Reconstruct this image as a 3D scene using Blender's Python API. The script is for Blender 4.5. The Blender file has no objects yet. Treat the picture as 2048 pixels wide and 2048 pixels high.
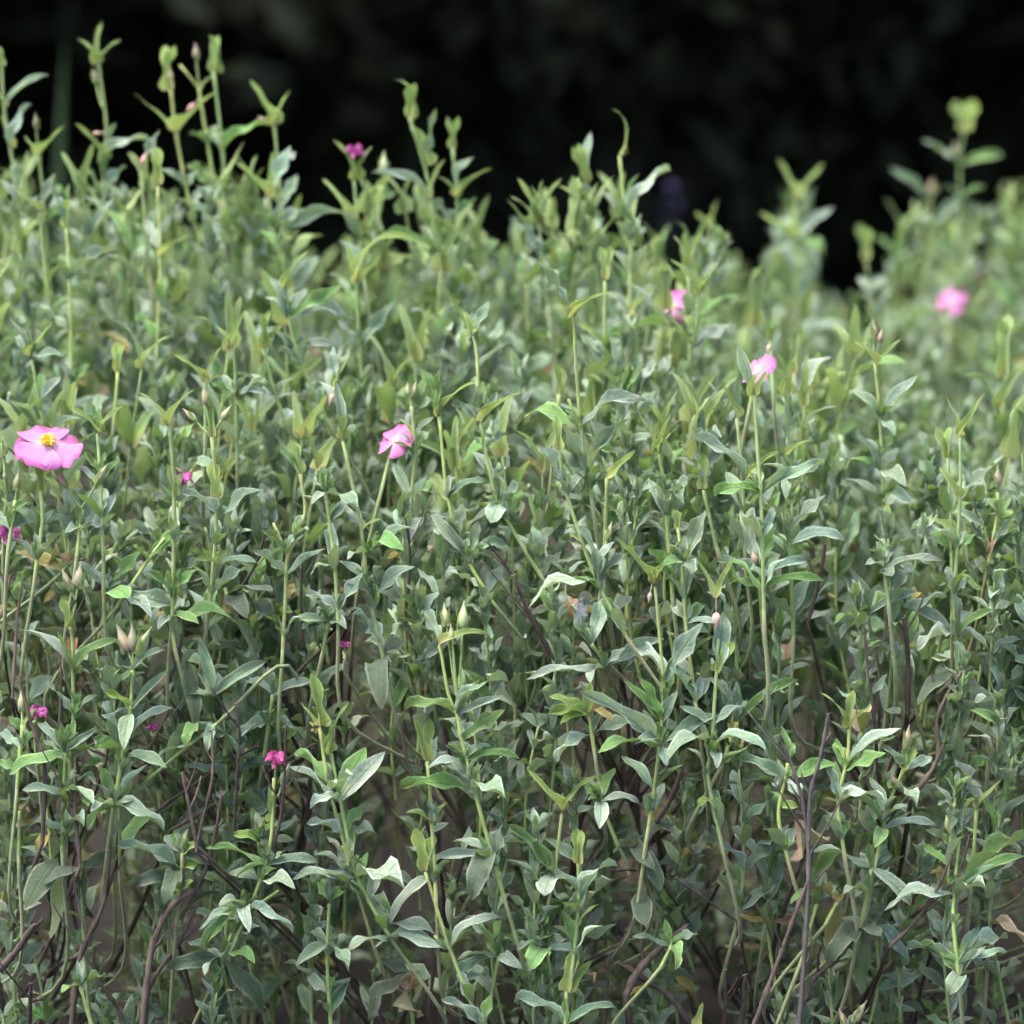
import bpy, math, random
import numpy as np
from mathutils import Vector, Matrix

random.seed(11)
RNG = np.random.default_rng(11)
R = math.radians
scene = bpy.context.scene
COL = scene.collection

# ------------------------------------------------------------------ camera
D = 2.4                     # focus distance, metres
PITCH = R(10.0)
CAM = Vector((0.0, -2.4 * math.cos(PITCH), 0.60 + 2.4 * math.sin(PITCH)))
cd = bpy.data.cameras.new("camera")
cam = bpy.data.objects.new("camera", cd)
COL.objects.link(cam)
cam.location = CAM
cam.rotation_euler = (R(90) - PITCH, 0, 0)
cd.lens = 105
cd.sensor_width = 36
cd.clip_start = 0.05
cd.clip_end = 300
cd.dof.use_dof = True
cd.dof.focus_distance = D + 0.015
cd.dof.aperture_fstop = 3.5
scene.camera = cam

# ------------------------------------------------------------------ sky, sun, exposure
SUN_EL, SUN_AZ = R(70), R(-100)         # azimuth measured from +Y (behind the shrub) towards +X
w = bpy.data.worlds.new("World")
scene.world = w
w.use_nodes = True
wn = w.node_tree.nodes
sky = wn.new("ShaderNodeTexSky")
sky.sky_type = 'NISHITA'
sky.sun_disc = False
sky.sun_elevation = SUN_EL
sky.sun_rotation = SUN_AZ
sky.air_density = 1.0
sky.dust_density = 4.0
sky.ozone_density = 1.0
wn["Background"].inputs[1].default_value = 0.10
w.node_tree.links.new(sky.outputs[0], wn["Background"].inputs[0])
sl = bpy.data.lights.new("sun", 'SUN')
sl.energy = 1.35
sl.angle = R(42)
sl.color = (1.0, 0.96, 0.88)
so = bpy.data.objects.new("sun", sl)
COL.objects.link(so)
sd = Vector((math.sin(SUN_AZ) * math.cos(SUN_EL), math.cos(SUN_AZ) * math.cos(SUN_EL), math.sin(SUN_EL)))
so.rotation_euler = sd.to_track_quat('Z', 'Y').to_euler()
so.location = (0, 0, 6)
scene.view_settings.view_transform = 'Standard'
scene.view_settings.look = 'None'
scene.view_settings.gamma = 1
scene.view_settings.exposure = 2.55
scene.render.film_transparent = False
scene.render.engine = 'CYCLES'
scene.cycles.use_denoising = True
scene.cycles.max_bounces = 4
scene.cycles.diffuse_bounces = 3
scene.cycles.transmission_bounces = 3
scene.cycles.adaptive_threshold = 0.03
scene.cycles.adaptive_min_samples = 24
scene.cycles.caustics_reflective = False
scene.cycles.caustics_refractive = False

FWD = Vector((0, math.cos(PITCH), -math.sin(PITCH)))
UPV = Vector((0, math.sin(PITCH), math.cos(PITCH)))
RGT = Vector((1, 0, 0))
HALF = 18.0 / 105.0


def P(u, v, d):
    """point of the place seen at photo pixel (u, v), d metres behind the plane of focus"""
    z = D + d
    return CAM + FWD * z + RGT * ((u - 1024) / 1024 * HALF * z) - UPV * ((v - 1024) / 1024 * HALF * z)


def mpp(d):
    return HALF * (D + d) / 1024.0


# ------------------------------------------------------------------ materials
def new_mat(name):
    m = bpy.data.materials.new(name)
    m.use_nodes = True
    nt = m.node_tree
    for n in list(nt.nodes):
        nt.nodes.remove(n)
    return m, nt


def nd(nt, t, **kw):
    n = nt.nodes.new(t)
    for k, v in kw.items():
        if k.startswith('i_'):
            key = k[2:]
            key = int(key) if key.isdigit() else key.replace('_', ' ')
            n.inputs[key].default_value = v
        else:
            setattr(n, k, v)
    return n


def math_n(nt, op, a, b=None, c=None, clamp=False):
    n = nt.nodes.new('ShaderNodeMath')
    n.operation = op
    n.use_clamp = clamp
    for i, x in enumerate((a, b, c)):
        if x is None:
            continue
        if isinstance(x, (int, float)):
            n.inputs[i].default_value = x
        else:
            nt.links.new(x, n.inputs[i])
    return n.outputs[0]


def mixc(nt, fac, a, b, mode='MIX'):
    n = nt.nodes.new('ShaderNodeMix')
    n.data_type = 'RGBA'
    n.blend_type = mode
    if isinstance(fac, (int, float)):
        n.inputs[0].default_value = fac
    else:
        nt.links.new(fac, n.inputs[0])
    for sock, x in ((n.inputs[6], a), (n.inputs[7], b)):
        if isinstance(x, tuple):
            sock.default_value = (x[0], x[1], x[2], 1)
        else:
            nt.links.new(x, sock)
    return n.outputs[2]


def ramp(nt, fac, stops):
    n = nt.nodes.new('ShaderNodeValToRGB')
    e = n.color_ramp.elements
    while len(e) < len(stops):
        e.new(0.5)
    for el, (p, c) in zip(e, stops):
        el.position = p
        el.color = (c[0], c[1], c[2], 1)
    nt.links.new(fac, n.inputs[0])
    return n.outputs[0]


def leaf_material(name, source='object', bract=False, margin=0.72, sheen=0.12, trans=0.22, SPOT=0.5):
    m, nt = new_mat(name)
    L = nt.links.new
    out = nd(nt, 'ShaderNodeOutputMaterial')
    uv = nd(nt, 'ShaderNodeUVMap')
    sep = nd(nt, 'ShaderNodeSeparateXYZ')
    L(uv.outputs[0], sep.inputs[0])
    U, V = sep.outputs[0], sep.outputs[1]
    if source == 'object':
        oi = nd(nt, 'ShaderNodeObjectInfo')
        col, rnd = oi.outputs['Color'], oi.outputs['Random']
    else:
        at = nd(nt, 'ShaderNodeAttribute', attribute_name='tint')
        col = at.outputs['Color']
        rnd = at.outputs['Alpha']
    au = math_n(nt, 'ABSOLUTE', math_n(nt, 'MULTIPLY_ADD', U, 2.0, -1.0))   # 0 midrib, 1 margin
    geo = nd(nt, 'ShaderNodeNewGeometry')
    back = geo.outputs['Backfacing']
    # soft blotches
    tc = nd(nt, 'ShaderNodeTexCoord')
    n1 = nd(nt, 'ShaderNodeTexNoise', i_Scale=4.0, i_Detail=3.0, i_Roughness=0.6)
    mp = nd(nt, 'ShaderNodeCombineXYZ')
    L(math_n(nt, 'ADD', U, math_n(nt, 'MULTIPLY', rnd, 37.0)), mp.inputs[0])
    L(math_n(nt, 'MULTIPLY', V, 3.0), mp.inputs[1])
    L(math_n(nt, 'MULTIPLY', rnd, 91.0), mp.inputs[2])
    L(mp.outputs[0], n1.inputs['Vector'])
    blot = math_n(nt, 'MULTIPLY_ADD', n1.outputs[0], 0.9, 0.55)
    # side veins (chevrons) and net
    chev = math_n(nt, 'SINE', math_n(nt, 'MULTIPLY', math_n(nt, 'SUBTRACT', V, math_n(nt, 'MULTIPLY', au, 0.14)), 62.0))
    vo = nd(nt, 'ShaderNodeTexVoronoi', feature='DISTANCE_TO_EDGE', i_Scale=9.0)
    L(mp.outputs[0], vo.inputs['Vector'])
    net = math_n(nt, 'MINIMUM', math_n(nt, 'MULTIPLY', vo.outputs[0], 7.0), 1.0)
    mid = math_n(nt, 'SMOOTH_MIN', math_n(nt, 'MULTIPLY', au, 11.0), 1.0, 0.2)
    hgt = math_n(nt, 'ADD', math_n(nt, 'MULTIPLY', net, 0.55), math_n(nt, 'ADD', math_n(nt, 'MULTIPLY', mid, 0.8), math_n(nt, 'MULTIPLY', chev, 0.16)))
    bump = nd(nt, 'ShaderNodeBump', i_Strength=0.75, i_Distance=0.0011)
    L(hgt, bump.inputs['Height'])
    # upper face
    c1 = mixc(nt, 1.0, col, blot, 'MULTIPLY')
    veinf = math_n(nt, 'MULTIPLY', math_n(nt, 'SUBTRACT', 1.0, math_n(nt, 'MULTIPLY', mid, math_n(nt, 'MULTIPLY_ADD', net, 0.4, 0.6))), 0.7)
    c1 = mixc(nt, veinf, c1, (0.06, 0.11, 0.05))
    if bract:
        base = ramp(nt, math_n(nt, 'MULTIPLY_ADD', math_n(nt, 'SUBTRACT', rnd, 0.5), -0.12, V),
                    [(0.0, (0.44, 0.35, 0.16)), (0.07, (0.40, 0.39, 0.13)), (0.26, (0.29, 0.37, 0.10)), (0.5, (0.2, 0.3, 0.1))])
        c1 = mixc(nt, ramp(nt, V, [(0.0, (0.9,) * 3), (0.3, (0.75,) * 3), (0.7, (0.12,) * 3)]), c1, base)
    # woolly pale margin
    mg = nd(nt, 'ShaderNodeMapRange', i_1=margin, i_2=0.995, interpolation_type='SMOOTHSTEP')
    L(math_n(nt, 'ADD', au, math_n(nt, 'MULTIPLY', math_n(nt, 'SUBTRACT', n1.outputs[0], 0.5), 0.1)), mg.inputs[0])
    mcol = mixc(nt, 1.0, mixc(nt, 1.0, col, (1.7, 1.6, 1.8), 'MULTIPLY'), (0.07, 0.07, 0.06), 'ADD')
    c1 = mixc(nt, math_n(nt, 'MULTIPLY', mg.outputs[0], 0.85), c1, mcol)
    # insect spots and browned tips on some leaves
    n3 = nd(nt, 'ShaderNodeTexNoise', i_Scale=7.0, i_Detail=1.0)
    L(mp.outputs[0], n3.inputs['Vector'])
    sp = nd(nt, 'ShaderNodeMapRange', i_1=0.66, i_2=0.74)
    L(math_n(nt, 'ADD', n3.outputs[0], math_n(nt, 'MULTIPLY', math_n(nt, 'SUBTRACT', rnd, 0.8), 0.12)), sp.inputs[0])
    tipf = nd(nt, 'ShaderNodeMapRange', i_1=0.86, i_2=1.02)
    L(math_n(nt, 'ADD', V, math_n(nt, 'MULTIPLY', math_n(nt, 'SUBTRACT', math_n(nt, 'FRACT', math_n(nt, 'MULTIPLY', rnd, 17.3)), 0.75), 0.3)), tipf.inputs[0])
    c1 = mixc(nt, math_n(nt, 'MULTIPLY', math_n(nt, 'MAXIMUM', sp.outputs[0], tipf.outputs[0]), SPOT), c1, (0.13, 0.085, 0.045))
    # lower face: paler and yellower, with raised midrib
    under = mixc(nt, 0.62, c1, mixc(nt, 0.5, (0.30, 0.40, 0.13), col))
    cc = mixc(nt, back, c1, under)
    pb = nd(nt, 'ShaderNodeBsdfPrincipled', i_Roughness=0.75)
    pb.inputs['Specular IOR Level'].default_value = 0.14
    pb.inputs['Sheen Weight'].default_value = sheen
    pb.inputs['Sheen Roughness'].default_value = 0.45
    pb.inputs['Sheen Tint'].default_value = (0.92, 1.0, 0.95, 1)
    L(cc, pb.inputs['Base Color'])
    L(bump.outputs[0], pb.inputs['Normal'])
    tr = nd(nt, 'ShaderNodeBsdfTranslucent')
    tcol = mixc(nt, 0.5, col, (0.34, 0.47, 0.09))
    if bract:
        tcol = mixc(nt, 0.5, tcol, base)
    L(tcol, tr.inputs['Color'])
    ms = nd(nt, 'ShaderNodeMixShader')
    ms.inputs[0].default_value = trans
    L(pb.outputs[0], ms.inputs[1])
    L(tr.outputs[0], ms.inputs[2])
    L(ms.outputs[0], out.inputs[0])
    return m


def stem_material(name, source='object'):
    m, nt = new_mat(name)
    L = nt.links.new
    out = nd(nt, 'ShaderNodeOutputMaterial')
    if source == 'object':
        col = nd(nt, 'ShaderNodeObjectInfo').outputs['Color']
    else:
        col = nd(nt, 'ShaderNodeAttribute', attribute_name='tint').outputs['Color']
    tc = nd(nt, 'ShaderNodeTexCoord')
    n1 = nd(nt, 'ShaderNodeTexNoise', i_Scale=90.0, i_Detail=3.0)
    L(tc.outputs['Object'], n1.inputs['Vector'])
    n2 = nd(nt, 'ShaderNodeTexNoise', i_Scale=1800.0, i_Detail=1.0)
    L(tc.outputs['Object'], n2.inputs['Vector'])
    c = mixc(nt, 1.0, col, math_n(nt, 'MULTIPLY_ADD', n1.outputs[0], 1.0, 0.5), 'MULTIPLY')
    lw = nd(nt, 'ShaderNodeLayerWeight', i_Blend=0.35)
    bump = nd(nt, 'ShaderNodeBump', i_Strength=0.5, i_Distance=0.0006)
    L(n2.outputs[0], bump.inputs['Height'])
    pb = nd(nt, 'ShaderNodeBsdfPrincipled', i_Roughness=0.6)
    pb.inputs['Sheen Weight'].default_value = 0.35
    pb.inputs['Sheen Roughness'].default_value = 0.35
    pb.inputs['Specular IOR Level'].default_value = 0.25
    L(c, pb.inputs['Base Color'])
    L(bump.outputs[0], pb.inputs['Normal'])
    L(pb.outputs[0], out.inputs[0])
    return m


def bark_material(name, a, b, scale=140.0):
    m, nt = new_mat(name)
    L = nt.links.new
    out = nd(nt, 'ShaderNodeOutputMaterial')
    tc = nd(nt, 'ShaderNodeTexCoord')
    mp = nd(nt, 'ShaderNodeMapping')
    mp.inputs['Scale'].default_value = (1, 1, 0.22)
    L(tc.outputs['Object'], mp.inputs[0])
    n1 = nd(nt, 'ShaderNodeTexNoise', i_Scale=scale, i_Detail=5.0, i_Roughness=0.65)
    L(mp.outputs[0], n1.inputs['Vector'])
    oi = nd(nt, 'ShaderNodeObjectInfo')
    c = ramp(nt, n1.outputs[0], [(0.3, a), (0.7, b)])
    c = mixc(nt, 1.0, c, math_n(nt, 'MULTIPLY_ADD', oi.outputs['Random'], 0.7, 0.65), 'MULTIPLY')
    bump = nd(nt, 'ShaderNodeBump', i_Strength=0.8, i_Distance=0.0012)
    L(n1.outputs[0], bump.inputs['Height'])
    pb = nd(nt, 'ShaderNodeBsdfPrincipled', i_Roughness=0.8)
    pb.inputs['Specular IOR Level'].default_value = 0.25
    L(c, pb.inputs['Base Color'])
    L(bump.outputs[0], pb.inputs['Normal'])
    L(pb.outputs[0], out.inputs[0])
    return m


def petal_material(name):
    m, nt = new_mat(name)
    L = nt.links.new
    out = nd(nt, 'ShaderNodeOutputMaterial')
    uv = nd(nt, 'ShaderNodeUVMap')
    sep = nd(nt, 'ShaderNodeSeparateXYZ')
    L(uv.outputs[0], sep.inputs[0])
    n1 = nd(nt, 'ShaderNodeTexNoise', i_Scale=5.0, i_Detail=4.0)
    L(uv.outputs[0], n1.inputs['Vector'])
    f = math_n(nt, 'ADD', sep.outputs[1], math_n(nt, 'MULTIPLY', math_n(nt, 'SUBTRACT', n1.outputs[0], 0.5), 0.3))
    c = ramp(nt, f, [(0.04, (0.64, 0.52, 0.24)), (0.12, (0.60, 0.36, 0.50)), (0.32, (0.55, 0.22, 0.43)), (0.8, (0.50, 0.155, 0.375)), (1.0, (0.36, 0.07, 0.24))])
    oi = nd(nt, 'ShaderNodeObjectInfo')
    c = mixc(nt, 1.0, c, oi.outputs['Color'], 'MULTIPLY')
    wv = math_n(nt, 'SINE', math_n(nt, 'MULTIPLY', math_n(nt, 'ADD', sep.outputs[0], math_n(nt, 'MULTIPLY', n1.outputs[0], 0.25)), 70.0))
    bump = nd(nt, 'ShaderNodeBump', i_Strength=0.35, i_Distance=0.0008)
    L(math_n(nt, 'ADD', math_n(nt, 'MULTIPLY', wv, 0.25), n1.outputs[0]), bump.inputs['Height'])
    pb = nd(nt, 'ShaderNodeBsdfPrincipled', i_Roughness=0.6)
    pb.inputs['Specular IOR Level'].default_value = 0.2
    pb.inputs['Sheen Weight'].default_value = 0.2
    L(c, pb.inputs['Base Color'])
    L(bump.outputs[0], pb.inputs['Normal'])
    tr = nd(nt, 'ShaderNodeBsdfTranslucent')
    L(c, tr.inputs['Color'])
    ms = nd(nt, 'ShaderNodeMixShader')
    ms.inputs[0].default_value = 0.4
    L(pb.outputs[0], ms.inputs[1])
    L(tr.outputs[0], ms.inputs[2])
    L(ms.outputs[0], out.inputs[0])
    return m


def plain_material(name, a, b, scale=30.0, rough=0.8, coords='Object', bump_d=0.002):
    m, nt = new_mat(name)
    L = nt.links.new
    out = nd(nt, 'ShaderNodeOutputMaterial')
    tc = nd(nt, 'ShaderNodeTexCoord')
    n1 = nd(nt, 'ShaderNodeTexNoise', i_Scale=scale, i_Detail=6.0, i_Roughness=0.65)
    L(tc.outputs[coords], n1.inputs['Vector'])
    c = ramp(nt, n1.outputs[0], [(0.3, a), (0.7, b)])
    bump = nd(nt, 'ShaderNodeBump', i_Strength=0.7, i_Distance=bump_d)
    L(n1.outputs[0], bump.inputs['Height'])
    pb = nd(nt, 'ShaderNodeBsdfPrincipled', i_Roughness=rough)
    pb.inputs['Specular IOR Level'].default_value = 0.2
    L(c, pb.inputs['Base Color'])
    L(bump.outputs[0], pb.inputs['Normal'])
    L(pb.outputs[0], out.inputs[0])
    return m


def bud_material(name):
    m, nt = new_mat(name)
    L = nt.links.new
    out = nd(nt, 'ShaderNodeOutputMaterial')
    uv = nd(nt, 'ShaderNodeUVMap')
    sep = nd(nt, 'ShaderNodeSeparateXYZ')
    L(uv.outputs[0], sep.inputs[0])
    oi = nd(nt, 'ShaderNodeObjectInfo')
    tc = nd(nt, 'ShaderNodeTexCoord')
    n1 = nd(nt, 'ShaderNodeTexNoise', i_Scale=3.0, i_Detail=2.0)
    L(tc.outputs['Object'], n1.inputs['Vector'])
    # seams between the sepals, pink flush on one side
    seam = math_n(nt, 'ABSOLUTE', math_n(nt, 'SINE', math_n(nt, 'MULTIPLY', math_n(nt, 'ADD', sep.outputs[0], math_n(nt, 'MULTIPLY', sep.outputs[1], 0.25)), math.pi * 3)))
    c = mixc(nt, 1.0, oi.outputs['Color'], math_n(nt, 'MULTIPLY_ADD', n1.outputs[0], 0.8, 0.6), 'MULTIPLY')
    fl = math_n(nt, 'MULTIPLY', math_n(nt, 'SUBTRACT', n1.outputs[0], 0.42, clamp=True), math_n(nt, 'MULTIPLY', oi.outputs['Random'], 5.0))
    c = mixc(nt, math_n(nt, 'MINIMUM', fl, 0.5), c, (0.36, 0.20, 0.17))
    c = mixc(nt, math_n(nt, 'MULTIPLY', math_n(nt, 'LESS_THAN', seam, 0.16), 0.5), c, (0.28, 0.33, 0.17))
    bump = nd(nt, 'ShaderNodeBump', i_Strength=0.5, i_Distance=0.001)
    L(math_n(nt, 'MINIMUM', seam, 0.3), bump.inputs['Height'])
    pb = nd(nt, 'ShaderNodeBsdfPrincipled', i_Roughness=0.6)
    pb.inputs['Sheen Weight'].default_value = 0.15
    pb.inputs['Subsurface Weight'].default_value = 0.0
    L(c, pb.inputs['Base Color'])
    L(bump.outputs[0], pb.inputs['Normal'])
    L(pb.outputs[0], out.inputs[0])
    return m


M = dict(
    leaf=leaf_material('felted_leaf'),
    bract=leaf_material('yellow_based_bract', bract=True, trans=0.38, sheen=0.25),
    dead=leaf_material('dry_leaf', margin=0.97, sheen=0.1, trans=0.2, SPOT=0.85),
    leaf_mass=leaf_material('felted_leaf_mass', source='attr'),
    stem=stem_material('downy_stem'),
    stem_mass=stem_material('downy_stem_mass', source='attr'),
    wood=bark_material('dark_twig_bark', (0.035, 0.024, 0.02), (0.13, 0.095, 0.08)),
    greywood=bark_material('grey_twig_bark', (0.045, 0.036, 0.035), (0.12, 0.098, 0.093)),
    petal=petal_material('pink_petal'),
    bud=bud_material('flower_bud'),
    stamen=plain_material('yellow_stamen', (0.85, 0.58, 0.03), (0.92, 0.74, 0.10), 300),
    ground=plain_material('soil_and_mulch', (0.011, 0.009, 0.007), (0.030, 0.024, 0.019), 26, 0.9, 'Object', 0.02),
    litter=leaf_material('leaf_litter', source='attr', margin=0.99, sheen=0.0, trans=0.1),
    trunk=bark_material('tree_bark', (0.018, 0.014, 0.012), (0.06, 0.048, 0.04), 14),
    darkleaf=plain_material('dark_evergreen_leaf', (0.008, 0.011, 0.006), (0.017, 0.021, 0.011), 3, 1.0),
    blue=plain_material('violet_blue_petal', (0.009, 0.009, 0.028), (0.022, 0.02, 0.06), 60),
    web=plain_material('white_spider_silk', (0.4, 0.42, 0.44), (0.6, 0.6, 0.6), 200),
    grass=plain_material('grass_blade_green', (0.014, 0.03, 0.01), (0.022, 0.042, 0.016), 30),
)


# ------------------------------------------------------------------ mesh helpers
def mesh_from(name, verts, faces, uvs=None, mat=None, smooth=True, tint=None):
    me = bpy.data.meshes.new(name)
    verts = np.asarray(verts, dtype=np.float32)
    faces = np.asarray(faces, dtype=np.int32)
    nf, k = faces.shape
    me.vertices.add(len(verts))
    me.vertices.foreach_set('co', verts.ravel())
    me.loops.add(nf * k)
    me.loops.foreach_set('vertex_index', faces.ravel())
    me.polygons.add(nf)
    me.polygons.foreach_set('loop_start', np.arange(0, nf * k, k, dtype=np.int32))
    if smooth:
        me.polygons.foreach_set('use_smooth', np.ones(nf, dtype=bool))
    if uvs is not None:
        uvl = me.uv_layers.new(name='UVMap')
        uvl.data.foreach_set('uv', np.asarray(uvs, dtype=np.float32)[faces.ravel()].ravel())
    if tint is not None:
        a = me.attributes.new('tint', 'FLOAT_COLOR', 'POINT')
        a.data.foreach_set('color', np.asarray(tint, dtype=np.float32).ravel())
    me.update(calc_edges=True)
    if mat is not None:
        me.materials.append(mat)
    return me


PROFILE = {
    'leaf': [(0, .07), (.08, .12), (.2, .30), (.38, .46), (.55, .5), (.72, .43), (.87, .25), (.96, .09), (1, .01)],
    'oval': [(0, .06), (.07, .16), (.18, .38), (.36, .5), (.55, .5), (.74, .42), (.88, .28), (.96, .13), (1, .01)],
    'narrow': [(0, .16), (.1, .28), (.3, .46), (.5, .5), (.7, .4), (.86, .22), (.96, .08), (1, .01)],
    'vbract': [(0, .36), (.1, .5), (.2, .46), (.34, .30), (.5, .22), (.7, .22), (.86, .16), (.96, .07), (1, .01)],
    'flask': [(0, .34), (.1, .5), (.2, .48), (.34, .3), (.46, .3), (.66, .46), (.82, .44), (.94, .2), (1, .01)],
}


def leaf_arrays(kind, turn, wav, fold, seed, nv=9, nu=4, late=1.5, twist=0.0):
    rg = np.random.default_rng(seed)
    s = np.linspace(0, 1, nv + 1) ** 0.95
    pr = PROFILE[kind]
    ft = np.linspace(0, 1, 201)
    fh = np.interp(ft, [a for a, _ in pr], [b for _, b in pr])
    fh2 = np.convolve(np.pad(fh, 8, mode='edge'), np.ones(17) / 17, 'valid')
    fh2[-12:] = fh[-12:]
    hw = np.interp(s, ft, fh2)
    fine = np.linspace(0, 1, 60)
    ang = -R(turn) * fine ** late
    xs = np.concatenate([[0], np.cumsum(np.cos(ang[:-1]))]) / 59
    zs = np.concatenate([[0], np.cumsum(np.sin(ang[:-1]))]) / 59
    ch = math.hypot(xs[-1], zs[-1])
    a0 = math.atan2(zs[-1], xs[-1])
    ca, sa = math.cos(-a0), math.sin(-a0)
    X, Z = (xs * ca - zs * sa) / ch, (xs * sa + zs * ca) / ch
    A = ang - a0
    px, pz, pa = np.interp(s, fine, X), np.interp(s, fine, Z), np.interp(s, fine, A)
    u = np.linspace(-1, 1, nu + 1)
    ph = rg.uniform(0, 6.28, 2)
    fq = rg.uniform(1.2, 2.2)
    V, UV = [], []
    asp = 0.36
    for i in range(nv + 1):
        for uu in u:
            y = uu * hw[i]
            f = fold * (1.0 if kind in ('leaf', 'oval', 'narrow') else (1.9 * (1 - s[i]) ** 1.6 + 0.35))
            n = f * abs(uu) ** 1.25 * hw[i] * asp
            n += wav * math.sin(fq * 6.283 * s[i] + ph[0 if uu < 0 else 1]) * uu * uu * hw[i] * asp
            yy = y * (1 - 0.18 * min(1, f) * abs(uu))
            tw = twist * s[i]
            y2, n2 = yy * math.cos(tw) - n / asp * math.sin(tw), (yy * math.sin(tw) + n / asp * math.cos(tw)) * asp
            V.append((px[i] - math.sin(pa[i]) * n2, y2, pz[i] + math.cos(pa[i]) * n2))
            UV.append((uu * .5 + .5, s[i]))
    F = []
    m = nu + 1
    for i in range(nv):
        for j in range(nu):
            F.append((i * m + j, (i + 1) * m + j, (i + 1) * m + j + 1, i * m + j + 1))
    return np.array(V), np.array(F), np.array(UV)


TURNS = {'a': 18, 'b': 55, 'c': 95, 'd': 140}
LEAFDATA, LEAFMESH = {}, {}
for kind in PROFILE:
    for tn, tv in TURNS.items():
        for k in range(3):
            wav = (0.2, 0.45, 0.75)[k] if kind in ('leaf', 'oval', 'narrow') else 0.25
            fold = (0.45, 0.2, 0.7)[k] if kind != 'oval' else (-0.1, 0.15, 0.3)[k]
            dat = leaf_arrays(kind, tv, wav, fold, k * 7 + ord(tn) * 13 + len(kind), late=(1.0, 1.6, 1.3)[k],
                              twist=(0.0, 0.35, -0.4)[k])
            LEAFDATA[kind, tn, k] = leaf_arrays(kind, tv, wav, fold, k * 7 + ord(tn) * 13 + len(kind), 6, 2, (1.0, 1.6, 1.3)[k], (0.0, 0.35, -0.4)[k])
            mk = 'bract' if kind in ('vbract', 'flask') else 'leaf'
            LEAFMESH[kind, tn, k, mk] = mesh_from('leaf_%s' % kind, *dat, M[mk])
for tn in TURNS:
    for k in range(3):
        dat = leaf_arrays('leaf', TURNS[tn] * 1.2, 1.6, 0.9, 77 + k + ord(tn), nv=8, twist=(1.4, -1.1, 2.0)[k])
        LEAFDATA['dead', tn, k] = dat
        LEAFMESH['dead', tn, k, 'dead'] = mesh_from('leaf_dry', *dat, M['dead'])


def smooth_line(pts, per=4):
    pts = [Vector(p) for p in pts]
    if len(pts) == 2:
        return [pts[0].lerp(pts[1], t / per) for t in range(per + 1)]
    e = [pts[0] * 2 - pts[1]] + pts + [pts[-1] * 2 - pts[-2]]
    out = []
    for i in range(1, len(e) - 2):
        a, b, c, d_ = e[i - 1], e[i], e[i + 1], e[i + 2]
        for k in range(per):
            t = k / per
            out.append(0.5 * ((2 * b) + (c - a) * t + (2 * a - 5 * b + 4 * c - d_) * t * t + (3 * b - a - 3 * c + d_) * t ** 3))
    out.append(pts[-1])
    return out


def tube_arrays(line, r0, r1, sides=6, nodes=(), rough=0.0, cap=True):
    line = [Vector(p) for p in line]
    n = len(line)
    V, F, UV = [], [], []
    prev = None
    acc = 0
    for i, p in enumerate(line):
        t = (line[min(i + 1, n - 1)] - line[max(i - 1, 0)]).normalized()
        if prev is None:
            a = t.orthogonal().normalized()
        else:
            a = (prev - t * prev.dot(t)).normalized()
        prev = a
        b = t.cross(a)
        f = i / (n - 1)
        r = r0 + (r1 - r0) * f
        for q in nodes:
            r *= 1 + 0.5 * math.exp(-((p - q).length / (1.3 * r0)) ** 2)
        if i:
            acc += (p - line[i - 1]).length
        for k in range(sides):
            an = k / sides * 6.2832
            rr = r * (1 + rough * random.uniform(-1, 1))
            V.append(p + (a * math.cos(an) + b * math.sin(an)) * rr)
            UV.append((k / sides, acc * 20))
    for i in range(n - 1):
        for k in range(sides):
            k2 = (k + 1) % sides
            F.append((i * sides + k, i * sides + k2, (i + 1) * sides + k2, (i + 1) * sides + k))
    if cap:
        base = (n - 1) * sides
        V.append(line[-1] + (line[-1] - line[-2]).normalized() * r1 * 0.6)
        UV.append((.5, acc * 20))
        for k in range(0, sides):
            F.append((base + k, base + (k + 1) % sides, len(V) - 1, len(V) - 1))
    return V, F, UV


def tube_mesh(name, line, r0, r1, mat, origin, sides=6, nodes=(), rough=0.0):
    V, F, UV = tube_arrays(line, r0, r1, sides, nodes, rough)
    V = [v - origin for v in V]
    # split degenerate cap quads into triangles through from_pydata
    me = bpy.data.meshes.new(name)
    me.from_pydata([tuple(v) for v in V], [], [f if f[2] != f[3] else f[:3] for f in F])
    me.polygons.foreach_set('use_smooth', [True] * len(me.polygons))
    me.materials.append(mat)
    return me


def link(name, me, parent, mat4=None, color=None):
    o = bpy.data.objects.new(name, me)
    COL.objects.link(o)
    if parent is not None:
        o.parent = parent
    if mat4 is not None:
        o.matrix_basis = mat4
    if color is not None:
        o.color = (color[0], color[1], color[2], 1)
    return o


def thing(name, loc, label, cat, group=None):
    o = bpy.data.objects.new(name, None)
    COL.objects.link(o)
    o.empty_display_size = 0.01
    o.location = loc
    o['label'] = label
    o['category'] = cat
    if group:
        o['group'] = group
    return o


def jit(c, a=0.18, hue=0.06):
    k = 1 + random.uniform(-a, a)
    return tuple(max(0.005, x * k * (1 + random.uniform(-hue, hue))) for x in c)


GREY = (0.19, 0.265, 0.17)
GREYB = (0.285, 0.365, 0.265)
GREEN = (0.145, 0.26, 0.08)
DARK = (0.070, 0.092, 0.060)  # dull green of old leaves, set darker to add to the bush's inner shade
YGRN = (0.26, 0.37, 0.085)
PALE = (0.265, 0.35, 0.22)
YEL = (0.30, 0.25, 0.075)
BROWN = (0.23, 0.125, 0.065)
TAN = (0.36, 0.255, 0.165)
STEMC = (0.27, 0.32, 0.10)
STEMG = (0.205, 0.275, 0.095)
LITBR = (0.34, 0.25, 0.13)


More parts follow.
